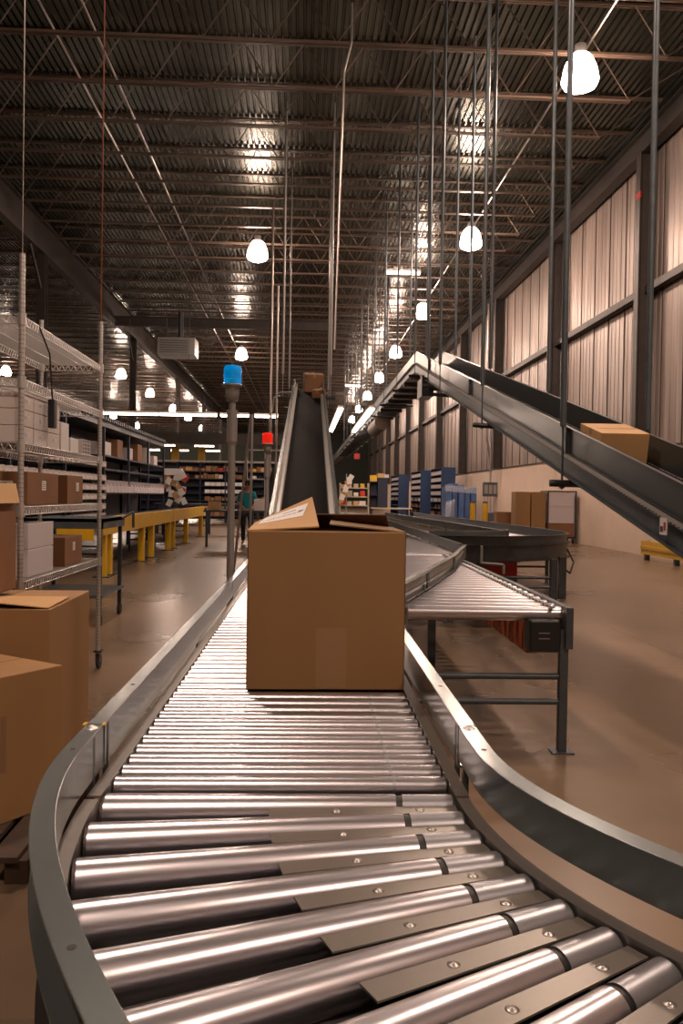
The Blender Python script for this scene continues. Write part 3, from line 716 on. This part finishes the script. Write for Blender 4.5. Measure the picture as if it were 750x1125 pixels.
rb = thing('red_tote', 'red plastic tote under the dark curved conveyor', 'tote', (2.75, 11.9, .0))
MB().box(2.45, 3.05, 11.6, 12.1, .30, .52).build('tote_body', 'red', rb, bevel=.01)
MB().box(2.42, 3.08, 11.57, 12.13, .50, .53).build('rim', 'red', rb)
MB().box(2.45, 2.5, 11.6, 12.1, 0, .30).box(3.0, 3.05, 11.6, 12.1, 0, .30).build('stand', 'dark', rb)

# ------------------------------------------------------------------ overhead conveyor, right
oh = thing('overhead_belt_conveyor', 'suspended grey belt conveyor climbing to a peak at the right', 'conveyor', (2.9, 5, 0))
XA, XB = 2.60, 3.22; sl = .238
def zf(y): return 1.53+sl*(y-5.57) if y < 19.4 else 4.82
Y0_, YP, YE = 3.4, 19.4, 80
pk = [(0, Y0_, zf(Y0_)), (0, YP-.25, zf(YP-.25)-.0), (0, YP+.3, 4.82), (0, YE, 4.82)]
def path(X): return [(X, p[1], p[2]) for p in pk]
for X, s_ in ((XA, -1), (XB, 1)):
    for i0, i1 in ((0, 2), (2, 3)):
        pp = path(X)[:3] if i0 == 0 else path(X)[2:]
        MB().sweep(pp, chan(.035, -.258, 0, .004), side=s_).build('side_guard', 'incl', oh)
        MB().sweep(pp, chan(.045, -.49, -.308, .004), side=s_).build('side_frame', 'frame', oh)
    ridge(lambda y: (X, zf(y+Y0_+.1)-.285), 260, .06, .006, .046, .022, s_, Matrix.Translation((0, Y0_+.1, 0))).build('wheel_strip', ['bead', 'black'], oh)
    for y in (8.05, 12.9, 17.2): MB().box(X+s_*.002, X+s_*.04, y-.03, y+.03, zf(y)-.275, zf(y)-.005).build('joint_plate', 'frame', oh)
MB().sweep([(p[0]+2.91, p[1], p[2]) for p in pk], [(-.31,-.29),(.31,-.29),(.31,-.27),(-.31,-.27)]).build('belt', 'belt', oh)
MB().sweep([(p[0]+2.91, p[1], p[2]) for p in pk], [(-.31,-.40),(.31,-.40),(.31,-.385),(-.31,-.385)]).build('bed_pan', 'dark', oh)
y = 19.9
while y < 60: MB().box(XA-.06, XB+.06, y-.05, y+.05, 4.22, 4.33).build('cross_tie', 'dark', oh); y += 1.3
MB().cyl((2.55, 18.1, 3.9), (3.25, 18.1, 3.9), .17, n=16).box(2.5, 2.75, 17.6, 18.3, 3.55, 3.95).build('drive_motor', 'black', oh)
MB().cyl((2.85, 30, 4.1), (2.85, 33.5, 4.1), .28, n=16).build('round_cover', 'wood', oh)
sg = MB().box(XA-.048, XA-.045, 5.70, 5.82, 1.16, 1.28).build('warning_label', 'paper', oh)
MB().box(XA-.0495, XA-.048, 5.72, 5.755, 1.19, 1.25).build('warning_mark', 'red', sg)
MB().box(XA-.0495, XA-.048, 5.765, 5.81, 1.18, 1.22).build('warning_text', 'ink', sg)
# box riding on it
ob = thing('carton', 'small brown carton riding down inside the suspended conveyor', 'box', (2.93, 7.75, 1.78))
Tb = Matrix.Translation((2.90, 7.72, zf(7.72)-.262)) @ Matrix.Rotation(math.atan(sl), 4, 'X')
MB().box(-.22, .22, -.30, .30, 0, .30, T=Tb).build('carton_body', 'cardl', ob, bevel=.004)
MB().box(-.21, .21, -.0015, .0015, .30, .301, T=Tb).build('flap_seam', 'seam', ob)
MB().box(-.2205, .2205, -.03, .03, .24, .3015, T=Tb).build('tape', 'tape', ob)
# boxes at the top of the middle belt
ct_ = carton('carton', 'brown carton at the very top of the middle belt', 'box', (.22, 20.5, zi(20.5-yb)+.03), .46, .46, .42, .1, 'cardr')
ct2 = carton('carton', 'smaller brown carton just before the top of the middle belt', 'box', (.35, 19.2, zi(19.2-yb)+.06), .25, .3, .18, -.3, 'cardr')
for c_ in (ct_, ct2): c_.rotation_euler = (math.atan((zE-zA)/LI), 0, c_.rotation_euler[2])

hl = ['closest hanger with a crossbar under the suspended conveyor', 'second hanger along the sloping overhead conveyor', 'third hanger along the sloping overhead conveyor', 'fourth hanger, just before the conveyor peak', 'hanger at the peak of the overhead conveyor']
for i, (yf, yr) in enumerate([(7.95, 7.87), (11.63, 11.14), (15.33, 14.7), (16.8, 16.6), (18.9, 18.2)]):
    hanger(hl[i], [(XA-.09, yf, zf(yf)-.54), (XB+.09, yr, zf(yr)-.54+.0)], True, .03 if i else .031)
for i in range(9):
    y = 22.5+i*3.6
    hanger('one of the thin rod pairs holding the level far stretch of the overhead conveyor', [(XA-.09, y, 4.28), (XB+.09, y, 4.28)], True, .03)
tag(MB().tube([(4.7, 18.5, 2.5), (4.7, 18.5, 7.9)], .035).tube([(4.85, 18.5, 1.2), (4.85, 18.5, 7.9)], .02).build('riser_pipe', 'dark', org=(4.7, 18.5, 0)), 'x', 'pipe') if False else None

# ------------------------------------------------------------------ right wall details
eb = thing('electrical_box', 'grey electrical panel with conduits on the right wall', 'electrical panel', (8.7, 37.2, 1.4))
MB().box(8.12, 8.745, 37.0, 37.25, 1.48, 2.12).build('panel_box', 'frame', eb, bevel=.01)
for k in range(3): MB().box(8.16+k*.2, 8.31+k*.2, 36.97, 37.0, 1.6, 2.0).build('switch_door', 'pole', eb)
for k in range(4): MB().cyl((8.2+k*.14, 37.12, .75), (8.2+k*.14, 37.12, 1.48), .02, n=6).build('conduit', 'conduit', eb)
MB().box(8.2, 8.745, 37.0, 37.25, .35, .75).build('lower_box', 'frame', eb)
MB().tube([(8.45, 37.1, 2.12), (8.45, 37.1, 3.0), (8.2, 37.0, 4.2), (8.2, 37.0, 10.1)], .05).tube([(8.36, 36.8, 2.7), (8.36, 36.8, 10.1)], .045).build('riser_conduit', 'conduit', eb)
bl = thing('bollard', 'left yellow bollard by the wrapped blue pallet', 'bollard', (6.86, 33.2, 0), group='yellow bollards')
MB().cyl((6.86, 33.2, 0), (6.86, 33.2, 1.2), .11, n=16).build('post', 'yellow', bl); MB().cyl((6.86, 33.2, 1.2), (6.86, 33.2, 1.26), .112, .09, n=16).build('cap', 'black', bl)
copy_tree(bl, (7.36, 33.2, 0), label='right yellow bollard, nearer the wall')
yr = thing('yellow_guard_rail', 'low yellow steel guard rail along the right wall', 'guard rail', (8.1, 17.9, 0))
MB().box(8.02, 8.06, 15.8, 19.3, .14, .46).box(8.0, 8.02, 15.8, 19.3, .26, .34).build('beam', 'yellow', yr, bevel=.005)
for y in (16.0, 17.6, 19.15): MB().box(8.06, 8.16, y-.05, y+.05, 0, .46).build('post', 'dark', yr)
# carts with cartons
gc = thing('carton_cart', 'tall cart holding pale and brown cartons by the right wall', 'cart', (8.1, 26.3, 0))
for x in (7.75, 8.64):
    for y in (25.9, 26.7): MB().box(x-.02, x+.02, y-.02, y+.02, .18, 1.66).build('post', 'dark', gc)
MB().box(7.73, 8.66, 25.88, 26.72, .16, .22).box(7.73, 8.66, 25.88, 26.72, 1.63, 1.67).build('frame', 'dark', gc)
for x in (7.8, 8.6): 
    for y in (26.0, 26.6): MB().cyl((x-.02, y, .08), (x+.02, y, .08), .08, n=12).build('caster', 'rubber', gc)
for i, (z, h, m, l) in enumerate([(.221, .42, 'cardr', 'brown carton at the bottom of the cart by the right wall'), (.645, .52, 'lilac', 'pale carton in the middle of the cart by the right wall'), (1.17, .44, 'lilac', 'pale carton at the top of the cart by the right wall')]):
    tag(MB().box(7.79, 8.60, 25.93, 26.65, z, z+h).build('carton', m, org=(8.2, 26.3, z), bevel=.006), l, 'box')
for i, x in enumerate((6.75, 7.25)):
    carton('tall_carton', ['left upright brown carton beside the cart', 'right upright brown carton touching the cart'][i], 'box', (x+.23, 26.3, 0), .46, .6, 1.62, 0, 'card', tape=False)
carton('carton', 'small brown carton on the floor left of the tall upright cartons', 'box', (6.75, 27.6, 0), .55, .5, .95, 0, 'cardr', tape=False)

# blue shelving along the right
def blue_unit(label, x, y, w, d, h, items=True):
    t = thing('blue_shelving', label, 'shelving', (x, y, 0))
    # front faces -X ; y is near end
    MB().box(x, x+d, y, y+.04, 0, h).build('side_panel', 'blue', t); MB().box(x, x+d, y+w-.04, y+w, 0, h).build('side_panel', 'blue', t)
    MB().box(x+d-.02, x+d, y+.04, y+w-.04, 0, h).build('back_panel', 'blue', t)
    n = 8
    for k in range(n+1):
        z = .08+k*(h-.12)/n
        MB().box(x, x+d-.02, y+.04, y+w-.04, z, z+.03).build('shelf', 'blue', t)
    return [(.11+k*(h-.12)/n) for k in range(n)], t
def bins(proto, zs, gen, lab, group, h):
    global _bp
    out = []
    for z in zs:
        for (x, y) in gen(z):
            out.append((x, y, z))
    return out
bin_p = None
def parts_bin(x, y, z, sx, sy, sz, label, group, m='whitebox', rz=0):
    """open-fronted bin, shares one mesh per size"""
    key = (round(sx, 3), round(sy, 3), round(sz, 3), m)
    if key not in BINS:
        b = MB()
        t = .006
        b.box(-sx/2, sx/2, -sy/2, sy/2, 0, t).box(-sx/2, sx/2, sy/2-t, sy/2, 0, sz).box(-sx/2, sx/2, -sy/2, -sy/2+t, 0, sz).box(-sx/2, -sx/2+t, -sy/2, sy/2, 0, sz)
        b.box(sx/2-t, sx/2, -sy/2, sy/2, 0, sz*.55)
        b.box(-sx/2+t, sx/2-.04, -sy/2+t, sy/2-t, t, sz*.7)
        o = b.build('parts_bin', m); COL.objects.unlink(o); BINS[key] = o
        c = o; COL.objects.link(c)
        c.location = (x, y, z); c.rotation_euler = (0, 0, rz)
        return tag(c, label, 'bin', group)
    c = BINS[key].copy(); COL.objects.link(c); c.location = (x, y, z); c.rotation_euler = (0, 0, rz)
    return tag(c, label, 'bin', group)
BINS = {}
for (x, y, w, lab) in ((7.2, 43, 3.6, 'nearest blue shelving unit by the right wall'), (6.9, 48.5, 4.2, 'second blue shelving unit by the right wall'), (6.7, 58, 5, 'third, far blue shelving unit by the right wall')):
    zs, t_ = blue_unit(lab, x, y, w, .75, 2.98)
    for k, z in enumerate(zs):
        if k < 1 or (k < 3 and y > 50): continue
        n = 7 if y < 50 else 5
        for j in range(n):
            if k < 4 and random.random() < .45: continue
            parts_bin(x+.17, y+.3+j*(w-.5)/(n-1), z+.001, .30, .26 if y < 50 else .4, .2, 'small bin in the '+lab, 'bins in the '+lab, rz=PI, m='whitebox' if k > 2 else 'cardr')
# wrapped pallet
wp = thing('wrapped_pallet_load', 'blue pallet load wrapped in clear plastic beside the yellow bollards', 'pallet load', (7.35, 38.6, 0))
MB().box(6.6, 8.1, 38, 39.4, 0, .12).build('pallet', 'wood', wp)
for k in range(5):
    x = 6.62+k*.29; MB().box(x, x+.25, 38.02+.10*(k % 2), 39.3, .121, [1.9, 2.06, 1.98, 1.82, 1.88][k]).build('blue_slab', 'bluewrap', wp, bevel=.01)
sheet(MB(), (6.52, 37.9, .1), (6.95, 37.85, .1), (7.0, 37.9, 1.35), (6.6, 37.95, 1.2), t=.01, n=8, bend=.12).build('loose_wrap', 'plastic', wp)
sheet(MB(), (6.55, 37.97, 1.7), (8.1, 37.97, 1.6), (8.1, 37.98, 1.85), (6.55, 37.98, 2.0), t=.005, n=6).build('wrap_band', 'plastic', wp)
# cream shelves with papers, navy cabinet, table
cs = thing('cream_shelving', 'cream open shelves with clutter right of the middle belt', 'shelving', (2.4, 38.3, 0))
for z in (.95, 1.35, 1.75): MB().box(1.7, 3.05, 38, 38.5, z, z+.05).build('shelf', 'cream', cs)
for x in (1.7, 3.0): MB().box(x, x+.05, 38, 38.5, 0, 2.0).build('post', 'cream', cs)
cl_ = ['cardl', 'paper', 'red', 'cream', 'yellow', 'whitebox']
for z in (1.0, 1.4, 1.8):
    for k in range(4):
        w = random.uniform(.16, .3); x = 1.85+k*.3
        tag(MB().box(x-w/2, x+w/2, 38.02, 38.4, z+.001, z+random.uniform(.12, .26)).build('small_box', random.choice(cl_), org=(x, 38.2, z)), f'small coloured box, {["first","second","third","fourth"][k]} from the left on the {["lowest","middle","top"][[1.0,1.4,1.8].index(z)]} cream shelf', 'box', 'boxes on the cream shelves')
nc = thing('navy_cabinet', 'dark navy open cabinet with cartons on its top', 'cabinet', (3.5, 38.2, 0))
MB().box(3.45, 3.9, 38, 38.6, .9, 2.27).build('closed_panel', 'navy', nc); MB().box(3.05, 3.47, 38.5, 38.6, .9, 2.1).box(3.05, 3.08, 38, 38.6, .9, 2.1).box(3.05, 3.47, 38, 38.6, 1.45, 1.5).box(3.05, 3.47, 38, 38.6, 2.06, 2.1).build('open_side', 'navy', nc)
tb = thing('work_table', 'pale topped work table under the navy cabinet', 'table', (3.7, 38.2, 0))
MB().box(3.12, 5.0, 37.6, 38.8, .84, .89).build('table_top', 'cream', tb)
for x in (3.15, 4.9): 
    for y in (37.8, 38.7): MB().box(x, x+.06, y, y+.06, 0, .84).build('leg', 'dark', tb)
for k, (x, w, h, m) in enumerate([(3.25, .3, .28, 'yellow'), (3.6, .3, .2, 'cardl'), (3.85, .2, .15, 'lilac')]):
    z = 2.101 if x < 3.4 else 2.271
    tag(MB().box(x-w/2, x+w/2, 38.05, 38.45, z, z+h).build('carton', m, org=(x, 38.2, z)), ['yellow carton on the left of the navy cabinet top', 'light brown carton on the navy cabinet top', 'pale carton on the right of the navy cabinet top'][k], 'box')
rr0 = random.Random(5)
ps = thing('paper_stand', 'board covered with hanging paper sheets right of the belt foot', 'notice board', (1.95, 37, 0))
MB().box(1.93, 1.97, 37, 37.04, 0, 2.4).build('post', 'pole', ps)
for k in range(9):
    T = Matrix.Translation((1.72+.05*k, 36.95-.01*k, 1.25+.12*k)) @ Matrix.Rotation(rr0.uniform(-.6, .6), 4, 'Y')
    MB().box(-.11, .11, -.002, .002, -.15, .15, T=T).build('paper_sheet', 'paper' if k % 3 else 'cardl', ps)
tag(MB().box(3.7, 4.1, 60.2, 60.22, 4.1, 4.5).box(3.88, 3.9, 60.2, 60.22, 4.5, 9.7).build('red_sign', 'red', org=(3.9, 60.2, 4.1)), 'small red sign hanging far back by the right wall', 'sign')

# ------------------------------------------------------------------ left side: rack, yellow rails, back shelving
def yrail(label, y0, y1, posts, x=-3.25):
    t = thing('yellow_guard_rail', label, 'guard rail', (x, (y0+y1)/2, 0), group='yellow guard rails along the left aisle')
    MB().box(x-.02, x+.04, y0, y1, .70, 1.0).build('beam', 'yellow', t, bevel=.006)
    for y in posts:
        MB().box(x-.10, x+.02, y-.07, y+.07, 0, .98).build('post', 'yellow', t)
        MB().box(x-.18, x+.10, y-.13, y+.13, 0, .015).build('foot_plate', 'dark', t)
yrail('near yellow guard rail along the left aisle', 13.6, 20.9, (13.9, 14.3, 17.2, 18.3, 20.6))
yrail('far yellow guard rail along the left aisle', 21.0, 27.4, (21.3, 23.7, 27.1))
t = thing('yellow_guard_rail', 'short yellow rail crosswise at the near end of the left aisle rail', 'guard rail', (-3.9, 13.6, 0))
MB().box(-4.6, -3.35, 13.52, 13.56, .62, .92).build('beam', 'yellow', t); MB().box(-4.5, -4.38, 13.56, 13.7, 0, .9).build('post', 'yellow', t)

rk = thing('long_bin_rack', 'long dark rack filled with rows of pale bins on the left', 'rack', (-5.0, 19, 0))
RY0, RYM, RY1 = 10.4, 19.8, 28.2
for y in (RY0, 13.5, 16.6, RYM, 22.6, 25.4, RY1): MB().box(-4.72, -4.66, y-.03, y+.03, 0, 3.1).box(-5.5, -5.44, y-.03, y+.03, 0, 3.1).build('upright', 'navy', rk)
Z1 = [.80, 1.02, 1.25, 1.46, 1.68, 2.0]
for z in Z1: MB().box(-5.45, -4.68, RY0, RYM, z-.03, z).build('shelf', 'navy', rk)
for z in (.7, 1.40, 1.98, 2.30): MB().box(-5.45, -4.68, RYM, RY1, z-.04, z).build('shelf', 'navy', rk)
MB().box(-5.52, -5.50, RY0, RY1, .4, 3.1).build('back_panel', 'navy', rk)
MB().box(-5.5, -4.66, RY0, RY1, 2.95, 3.1).build('top_deck', 'dark', rk)
b = MB(); y = RY0
while y < RY1: b.cyl((-5.4, y, 3.13), (-4.6, y, 3.13), .06, n=8); y += .22
b.build('top_roller', 'dark', rk, kind='stuff')
rown = ['lowest', 'second', 'third', 'fourth', 'fifth', 'top']
for i, z in enumerate(Z1):
    for k in range(25):
        parts_bin(-4.78, RY0+.25+k*.372, z+.001, .34, .33, .13, f'pale bin in the {rown[i]} row of the long rack, near section', 'pale bins in the near section of the long rack')
for k in range(20):
    parts_bin(-4.80, RYM+.25+k*.41, 1.401, .34, .37, .30, 'large pale bin in the row of the long rack, far section', 'large bins in the far section of the long rack', m='lilac')
for k in range(6):
    h = random.uniform(.25, .5)
    tag(MB().box(-5.1, -4.72, RYM+.3+k*1.3, RYM+.9+k*1.3, 2.301, 2.301+h).build('carton', random.choice(['whitebox', 'lilac', 'cardr']), org=(-4.9, RYM+.6+k*1.3, 2.3)), f'{["first","second","third","fourth","fifth","sixth"][k]} carton along the upper shelf of the long rack, far section', 'box', 'cartons on the upper shelf of the long rack')
# long dark bench conveyor along the rail
straight('dark bench height conveyor behind the yellow rails', (-3.85, 14.2, 0), 0, 14.5, .3, .82, .02, .25, band=False, guard=(True, False), legs=(1, 6, 11), n=8, railmat='dark', wl='dark')
t = thing('work_table', 'long dark work bench at the end of the yellow rails', 'table', (-2.9, 29, 0))
MB().box(-5.2, -1.5, 29.2, 30.3, .98, 1.06).build('table_top', 'dark', t)
for x in (-5.1, -3.3, -1.6): MB().box(x, x+.08, 29.25, 29.35, 0, .98).build('leg', 'dark', t)

pp = thing('paper_stand', 'stand stuffed with white and red papers at the far end of the yellow rails', 'stand', (-4.4, 28.6, 0))
MB().box(-4.38, -4.32, 28.65, 28.71, 0, 2.1).build('post', 'dark', pp)
rr = random.Random(3)
for k in range(26):
    x = -4.78+rr.random()*.85; z = 1.05+rr.random()*1.0; a = rr.uniform(-.6, .6)
    T = Matrix.Translation((x, 28.6-.012*k, z)) @ Matrix.Rotation(a, 4, 'Y')
    MB().box(-.09, .09, -.002, .002, -.12, .12, T=T).build('paper_sheet', 'red' if k in (3, 11, 19) else ('cardl' if k % 4 == 1 else 'paper'), pp)
MB().box(-4.75, -4.1, 28.4, 28.64, 2.03, 2.25).build('header_card', 'paper', pp)

# back shelving facing the camera
bs = thing('back_shelving', 'wide navy shelving at the far end of the left aisle', 'shelving', (-4.3, 40.3, 0))
BX = [-7.9, -6.0, -4.9, -3.7, -2.5, -1.2]; BZ = [.35, .72, 1.1, 1.45, 1.8, 2.15, 2.5]
for x in BX: MB().box(x-.03, x+.03, 40, 40.6, 0, 2.96).build('upright', 'navy', bs)
for z in BZ: MB().box(-7.9, -1.2, 40, 40.6, z-.04, z).build('shelf', 'navy', bs)
MB().box(-7.95, -1.15, 39.96, 40.6, 2.92, 3.0).build('top_shelf', 'pole', bs)
MB().box(-7.9, -1.2, 40.6, 40.63, .2, 2.9).build('back_panel', 'navy', bs)
sn = ['lowest', 'second lowest', 'third', 'fourth', 'fifth', 'sixth', 'topmost']
for i, z in enumerate(BZ):
    x = -6.0+.12
    while x < -1.5:
        if i in (3, 4):
            w = .27; m = 'paper'; h = .17
            if x > -2.6: break
        else:
            w = rr.choice([.2, .28, .34]); m = rr.choice(['cardr', 'card', 'cardl', 'whitebox', 'cardr', 'red' if i == 6 else 'card', 'yellow' if x > -3 and i > 4 else 'cardr']); h = rr.uniform(.14, .26)
            if rr.random() < .22 or (i < 2 and x > -3.7): x += w+.05; continue
        if x < -4.9 and i < 5: x += .4; continue
        tag(MB().box(x, x+w-.03, 40.02, 40.4, z+.001, z+h).build('small_box', m, org=(x, 40.1, z)), f'small box on the {sn[i]} shelf of the far navy shelving', 'box', f'boxes on the {sn[i]} shelf of the far navy shelving')
        x += w
# mezzanine edge and yellow columns
mz = thing('mezzanine', 'dark upper floor edge spanning the back left above the far shelving', 'mezzanine', (-7, 46, 0))
MB().box(-13, .1, 46, 46.25, 4.15, 4.75).build('edge_beam', 'beam', mz)
MB().box(-13, .1, 46.25, 54, 4.65, 4.72).build('deck', 'dark', mz)
for x in (-12.5, -9.3, -.3): MB().box(x, x+.25, 46.3, 46.55, 0, 4.15).build('post', 'beam', mz)
b = MB()
for k in range(14): b.box(-13+k, -12.95+k, 46.05, 46.1, 4.75, 5.8)
b.box(-13, .1, 46.05, 46.1, 5.76, 5.82).box(-13, .1, 46.05, 46.1, 5.3, 5.34).build('railing', 'beam', mz)
for i, (x, lab) in enumerate(((-7.3, 'left yellow column below the mezzanine, behind the far shelving'), (-5.8, 'right yellow column below the mezzanine, behind the far shelving'))):
    tag(MB().box(x-.2, x+.2, 47.8, 48.2, 0, 4.1).build('yellow_column', 'yellow', org=(x, 48, 0)), lab, 'column')
# hanging heater
ht = thing('unit_heater', 'grey box heater hanging under the roof at the left', 'heater', (-5.7, 36.4, 7.3))
MB().box(-6.3, -4.7, 36, 37.2, 7.35, 8.1).build('casing', 'pole', ht, bevel=.02)
for k in range(6): MB().box(-6.2, -5.0, 35.95, 36.0, 7.44+k*.1, 7.47+k*.1).build('louvre', 'frame', ht)
for x in (-6.0, -5.0): MB().cyl((x, 36.5, 8.1), (x, 36.5, 10.2), .02, n=6).build('hanger_rod', 'dark', ht)
MB().cyl((-5.4, 36.6, 8.1), (-5.4, 36.6, 9.3), .12, n=10).build('flue', 'dark', ht)
# dark partition clutter behind right of the back shelving
pt = thing('wire_partition', 'grey framed partition behind the beacons', 'partition', (-.9, 33, 0))
for x in (-2.2, -1.5, -.8): MB().box(x-.02, x+.02, 33, 33.05, 0, 3.2).build('post', 'pole', pt)
for z in (.9, 2.0, 3.15): MB().box(-2.2, -.8, 33, 33.04, z, z+.04).build('crossbar', 'pole', pt)
tag(MB().box(-1.0, -.55, 24.6, 25.0, .9, 2.1).build('hanging_cabinet', 'black', org=(-.8, 24.8, .9)), 'black narrow cabinet just left of the middle belt', 'cabinet')
t = thing('work_table', 'dark packing table behind the leaning pipes', 'table', (-1.6, 22.5, 0))
MB().box(-2.6, -.7, 22, 23, .93, .98).build('table_top', 'dark', t)
for x in (-2.55, -.8): MB().box(x, x+.06, 22.05, 22.12, 0, .93).build('leg', 'dark', t)
for k, (x, w, h, m) in enumerate([(-2.35, .3, .22, 'cardl'), (-1.15, .28, .3, 'whitebox'), (-.86, .2, .2, 'card')]):
    tag(MB().box(x-w/2, x+w/2, 22.2, 22.6, .981, .981+h).build('carton', m, org=(x, 22.4, .98)), ['light brown carton on the left of the packing table', 'pale carton on the packing table beside the person', 'small brown carton at the right of the packing table'][k], 'box')

# ------------------------------------------------------------------ person behind the table
def person(x, y):
    t = thing('person', 'person in a teal shirt working at the far packing table', 'person', (x, y, 0), PI)
    J = {'pel':(0,0,.95),'wa':(0,0,1.12),'ch':(0,.02,1.35),'nk':(0,.03,1.52),'hd0':(0,.04,1.60),'hd':(0,.05,1.70),
         'ls':(-.18,.02,1.43),'le':(-.25,.05,1.16),'lw':(-.16,.26,1.04),'lh':(-.14,.33,1.03),'rs':(.18,.02,1.43),'re':(.26,.06,1.17),'rw':(.15,.28,1.08),'rh':(.13,.35,1.07),
         'lp':(-.1,0,.90),'lk':(-.11,.03,.50),'la':(-.11,-.02,.09),'lt':(-.12,.14,.04),'rp':(.1,0,.90),'rk':(.11,.03,.50),'ra':(.11,-.02,.09),'rt':(.12,.14,.04)}
    Rd = {'pel':.14,'wa':.125,'ch':.15,'nk':.06,'hd0':.075,'hd':.095,'ls':.065,'le':.045,'lw':.03,'lh':.03,'rs':.065,'re':.045,'rw':.03,'rh':.03,'lp':.09,'lk':.06,'la':.04,'lt':.035,'rp':.09,'rk':.06,'ra':.04,'rt':.035}
    E_ = [('pel','wa'),('wa','ch'),('ch','nk'),('nk','hd0'),('hd0','hd'),('ch','ls'),('ls','le'),('le','lw'),('lw','lh'),('ch','rs'),('rs','re'),('re','rw'),('rw','rh'),('pel','lp'),('lp','lk'),('lk','la'),('la','lt'),('pel','rp'),('rp','rk'),('rk','ra'),('ra','rt')]
    for s_, h in (('l', 'lh'), ('r', 'rh')):
        bx, by, bz = J[h]
        for q in range(5):
            n1 = f'{s_}f{q}a'; n2 = f'{s_}f{q}b'; o = (q-2)*.018
            J[n1] = (bx+o, by+.045, bz-.005); J[n2] = (bx+o*1.1, by+.08, bz-.03); Rd[n1] = .009; Rd[n2] = .008
            E_ += [(h, n1), (n1, n2)]
    def skin(keys, edges, grow, name, m, parent, root):
        idx = {k: i for i, k in enumerate(keys)}
        me = bpy.data.meshes.new(name); me.from_pydata([J[k] for k in keys], [(idx[a], idx[b]) for a, b in edges], [])
        bm = bmesh.new(); bm.from_mesh(me); bm.verts.layers.skin.verify(); bm.to_mesh(me); bm.free()
        o = bpy.data.objects.new(name, me); COL.objects.link(o); o.parent = parent
        o.modifiers.new('skin', 'SKIN').use_smooth_shade = True
        if me.skin_vertices:
            for k in keys:
                d = me.skin_vertices[0].data[idx[k]]; r = Rd[k]+grow; d.radius = (r, r*.8 if k in ('ch','wa','pel') else r)
                d.use_root = (k == root)
        me.materials.append(M[m]); o.modifiers.new('sub', 'SUBSURF').levels = 1; o.modifiers['sub'].render_levels = 2
        WM[o.name] = WM[parent.name]
        return o
    body = skin(list(J), E_, 0, 'body', 'skin', t, 'pel')
    sk = ['pel','wa','ch','ls','le','rs','re']
    skin(sk, [('pel','wa'),('wa','ch'),('ch','ls'),('ls','le'),('ch','rs'),('rs','re')], .018, 'shirt', 'teal', body, 'pel')
    tk = ['pel','lp','lk','la','rp','rk','ra']
    skin(tk, [('pel','lp'),('lp','lk'),('lk','la'),('pel','rp'),('rp','rk'),('rk','ra')], .016, 'trousers', 'denim', body, 'pel')
    W = WM[t.name]
    MB().lathe([(.001,.125),(.06,.115),(.10,.06),(.108,0),(.10,-.05)], (0,.035,1.705), 16, T=W).build('hair', 'hair', body)
    for s_ in (-1, 1): MB().lathe([(.001,.012),(.010,.005),(.010,-.005),(.001,-.012)], (s_*.035,.135,1.70), 8, T=W).build('eye', 'black', body)
    MB().cyl((0,.14,1.70), (0,.165,1.67), .012, .016, 8, T=W).build('nose', 'skin', body)
person(-1.55, 23.5)

# ------------------------------------------------------------------ world and view
w = bpy.data.worlds.new('world'); S.world = w; w.use_nodes = True
w.node_tree.nodes['Background'].inputs[0].default_value = (.02, .015, .012, 1)
w.node_tree.nodes['Background'].inputs[1].default_value = .5
S.view_settings.view_transform = 'Standard'; S.view_settings.look = 'None'
S.view_settings.exposure = 0; S.view_settings.gamma = 1; S.view_settings.use_curve_mapping = False
S.cycles.max_bounces = 6; S.cycles.diffuse_bounces = 3; S.cycles.glossy_bounces = 4
S.cycles.sample_clamp_indirect = 4; S.cycles.sample_clamp_direct = 0
S.cycles.caustics_reflective = False; S.cycles.caustics_refractive = False
S.cycles.use_denoising = True
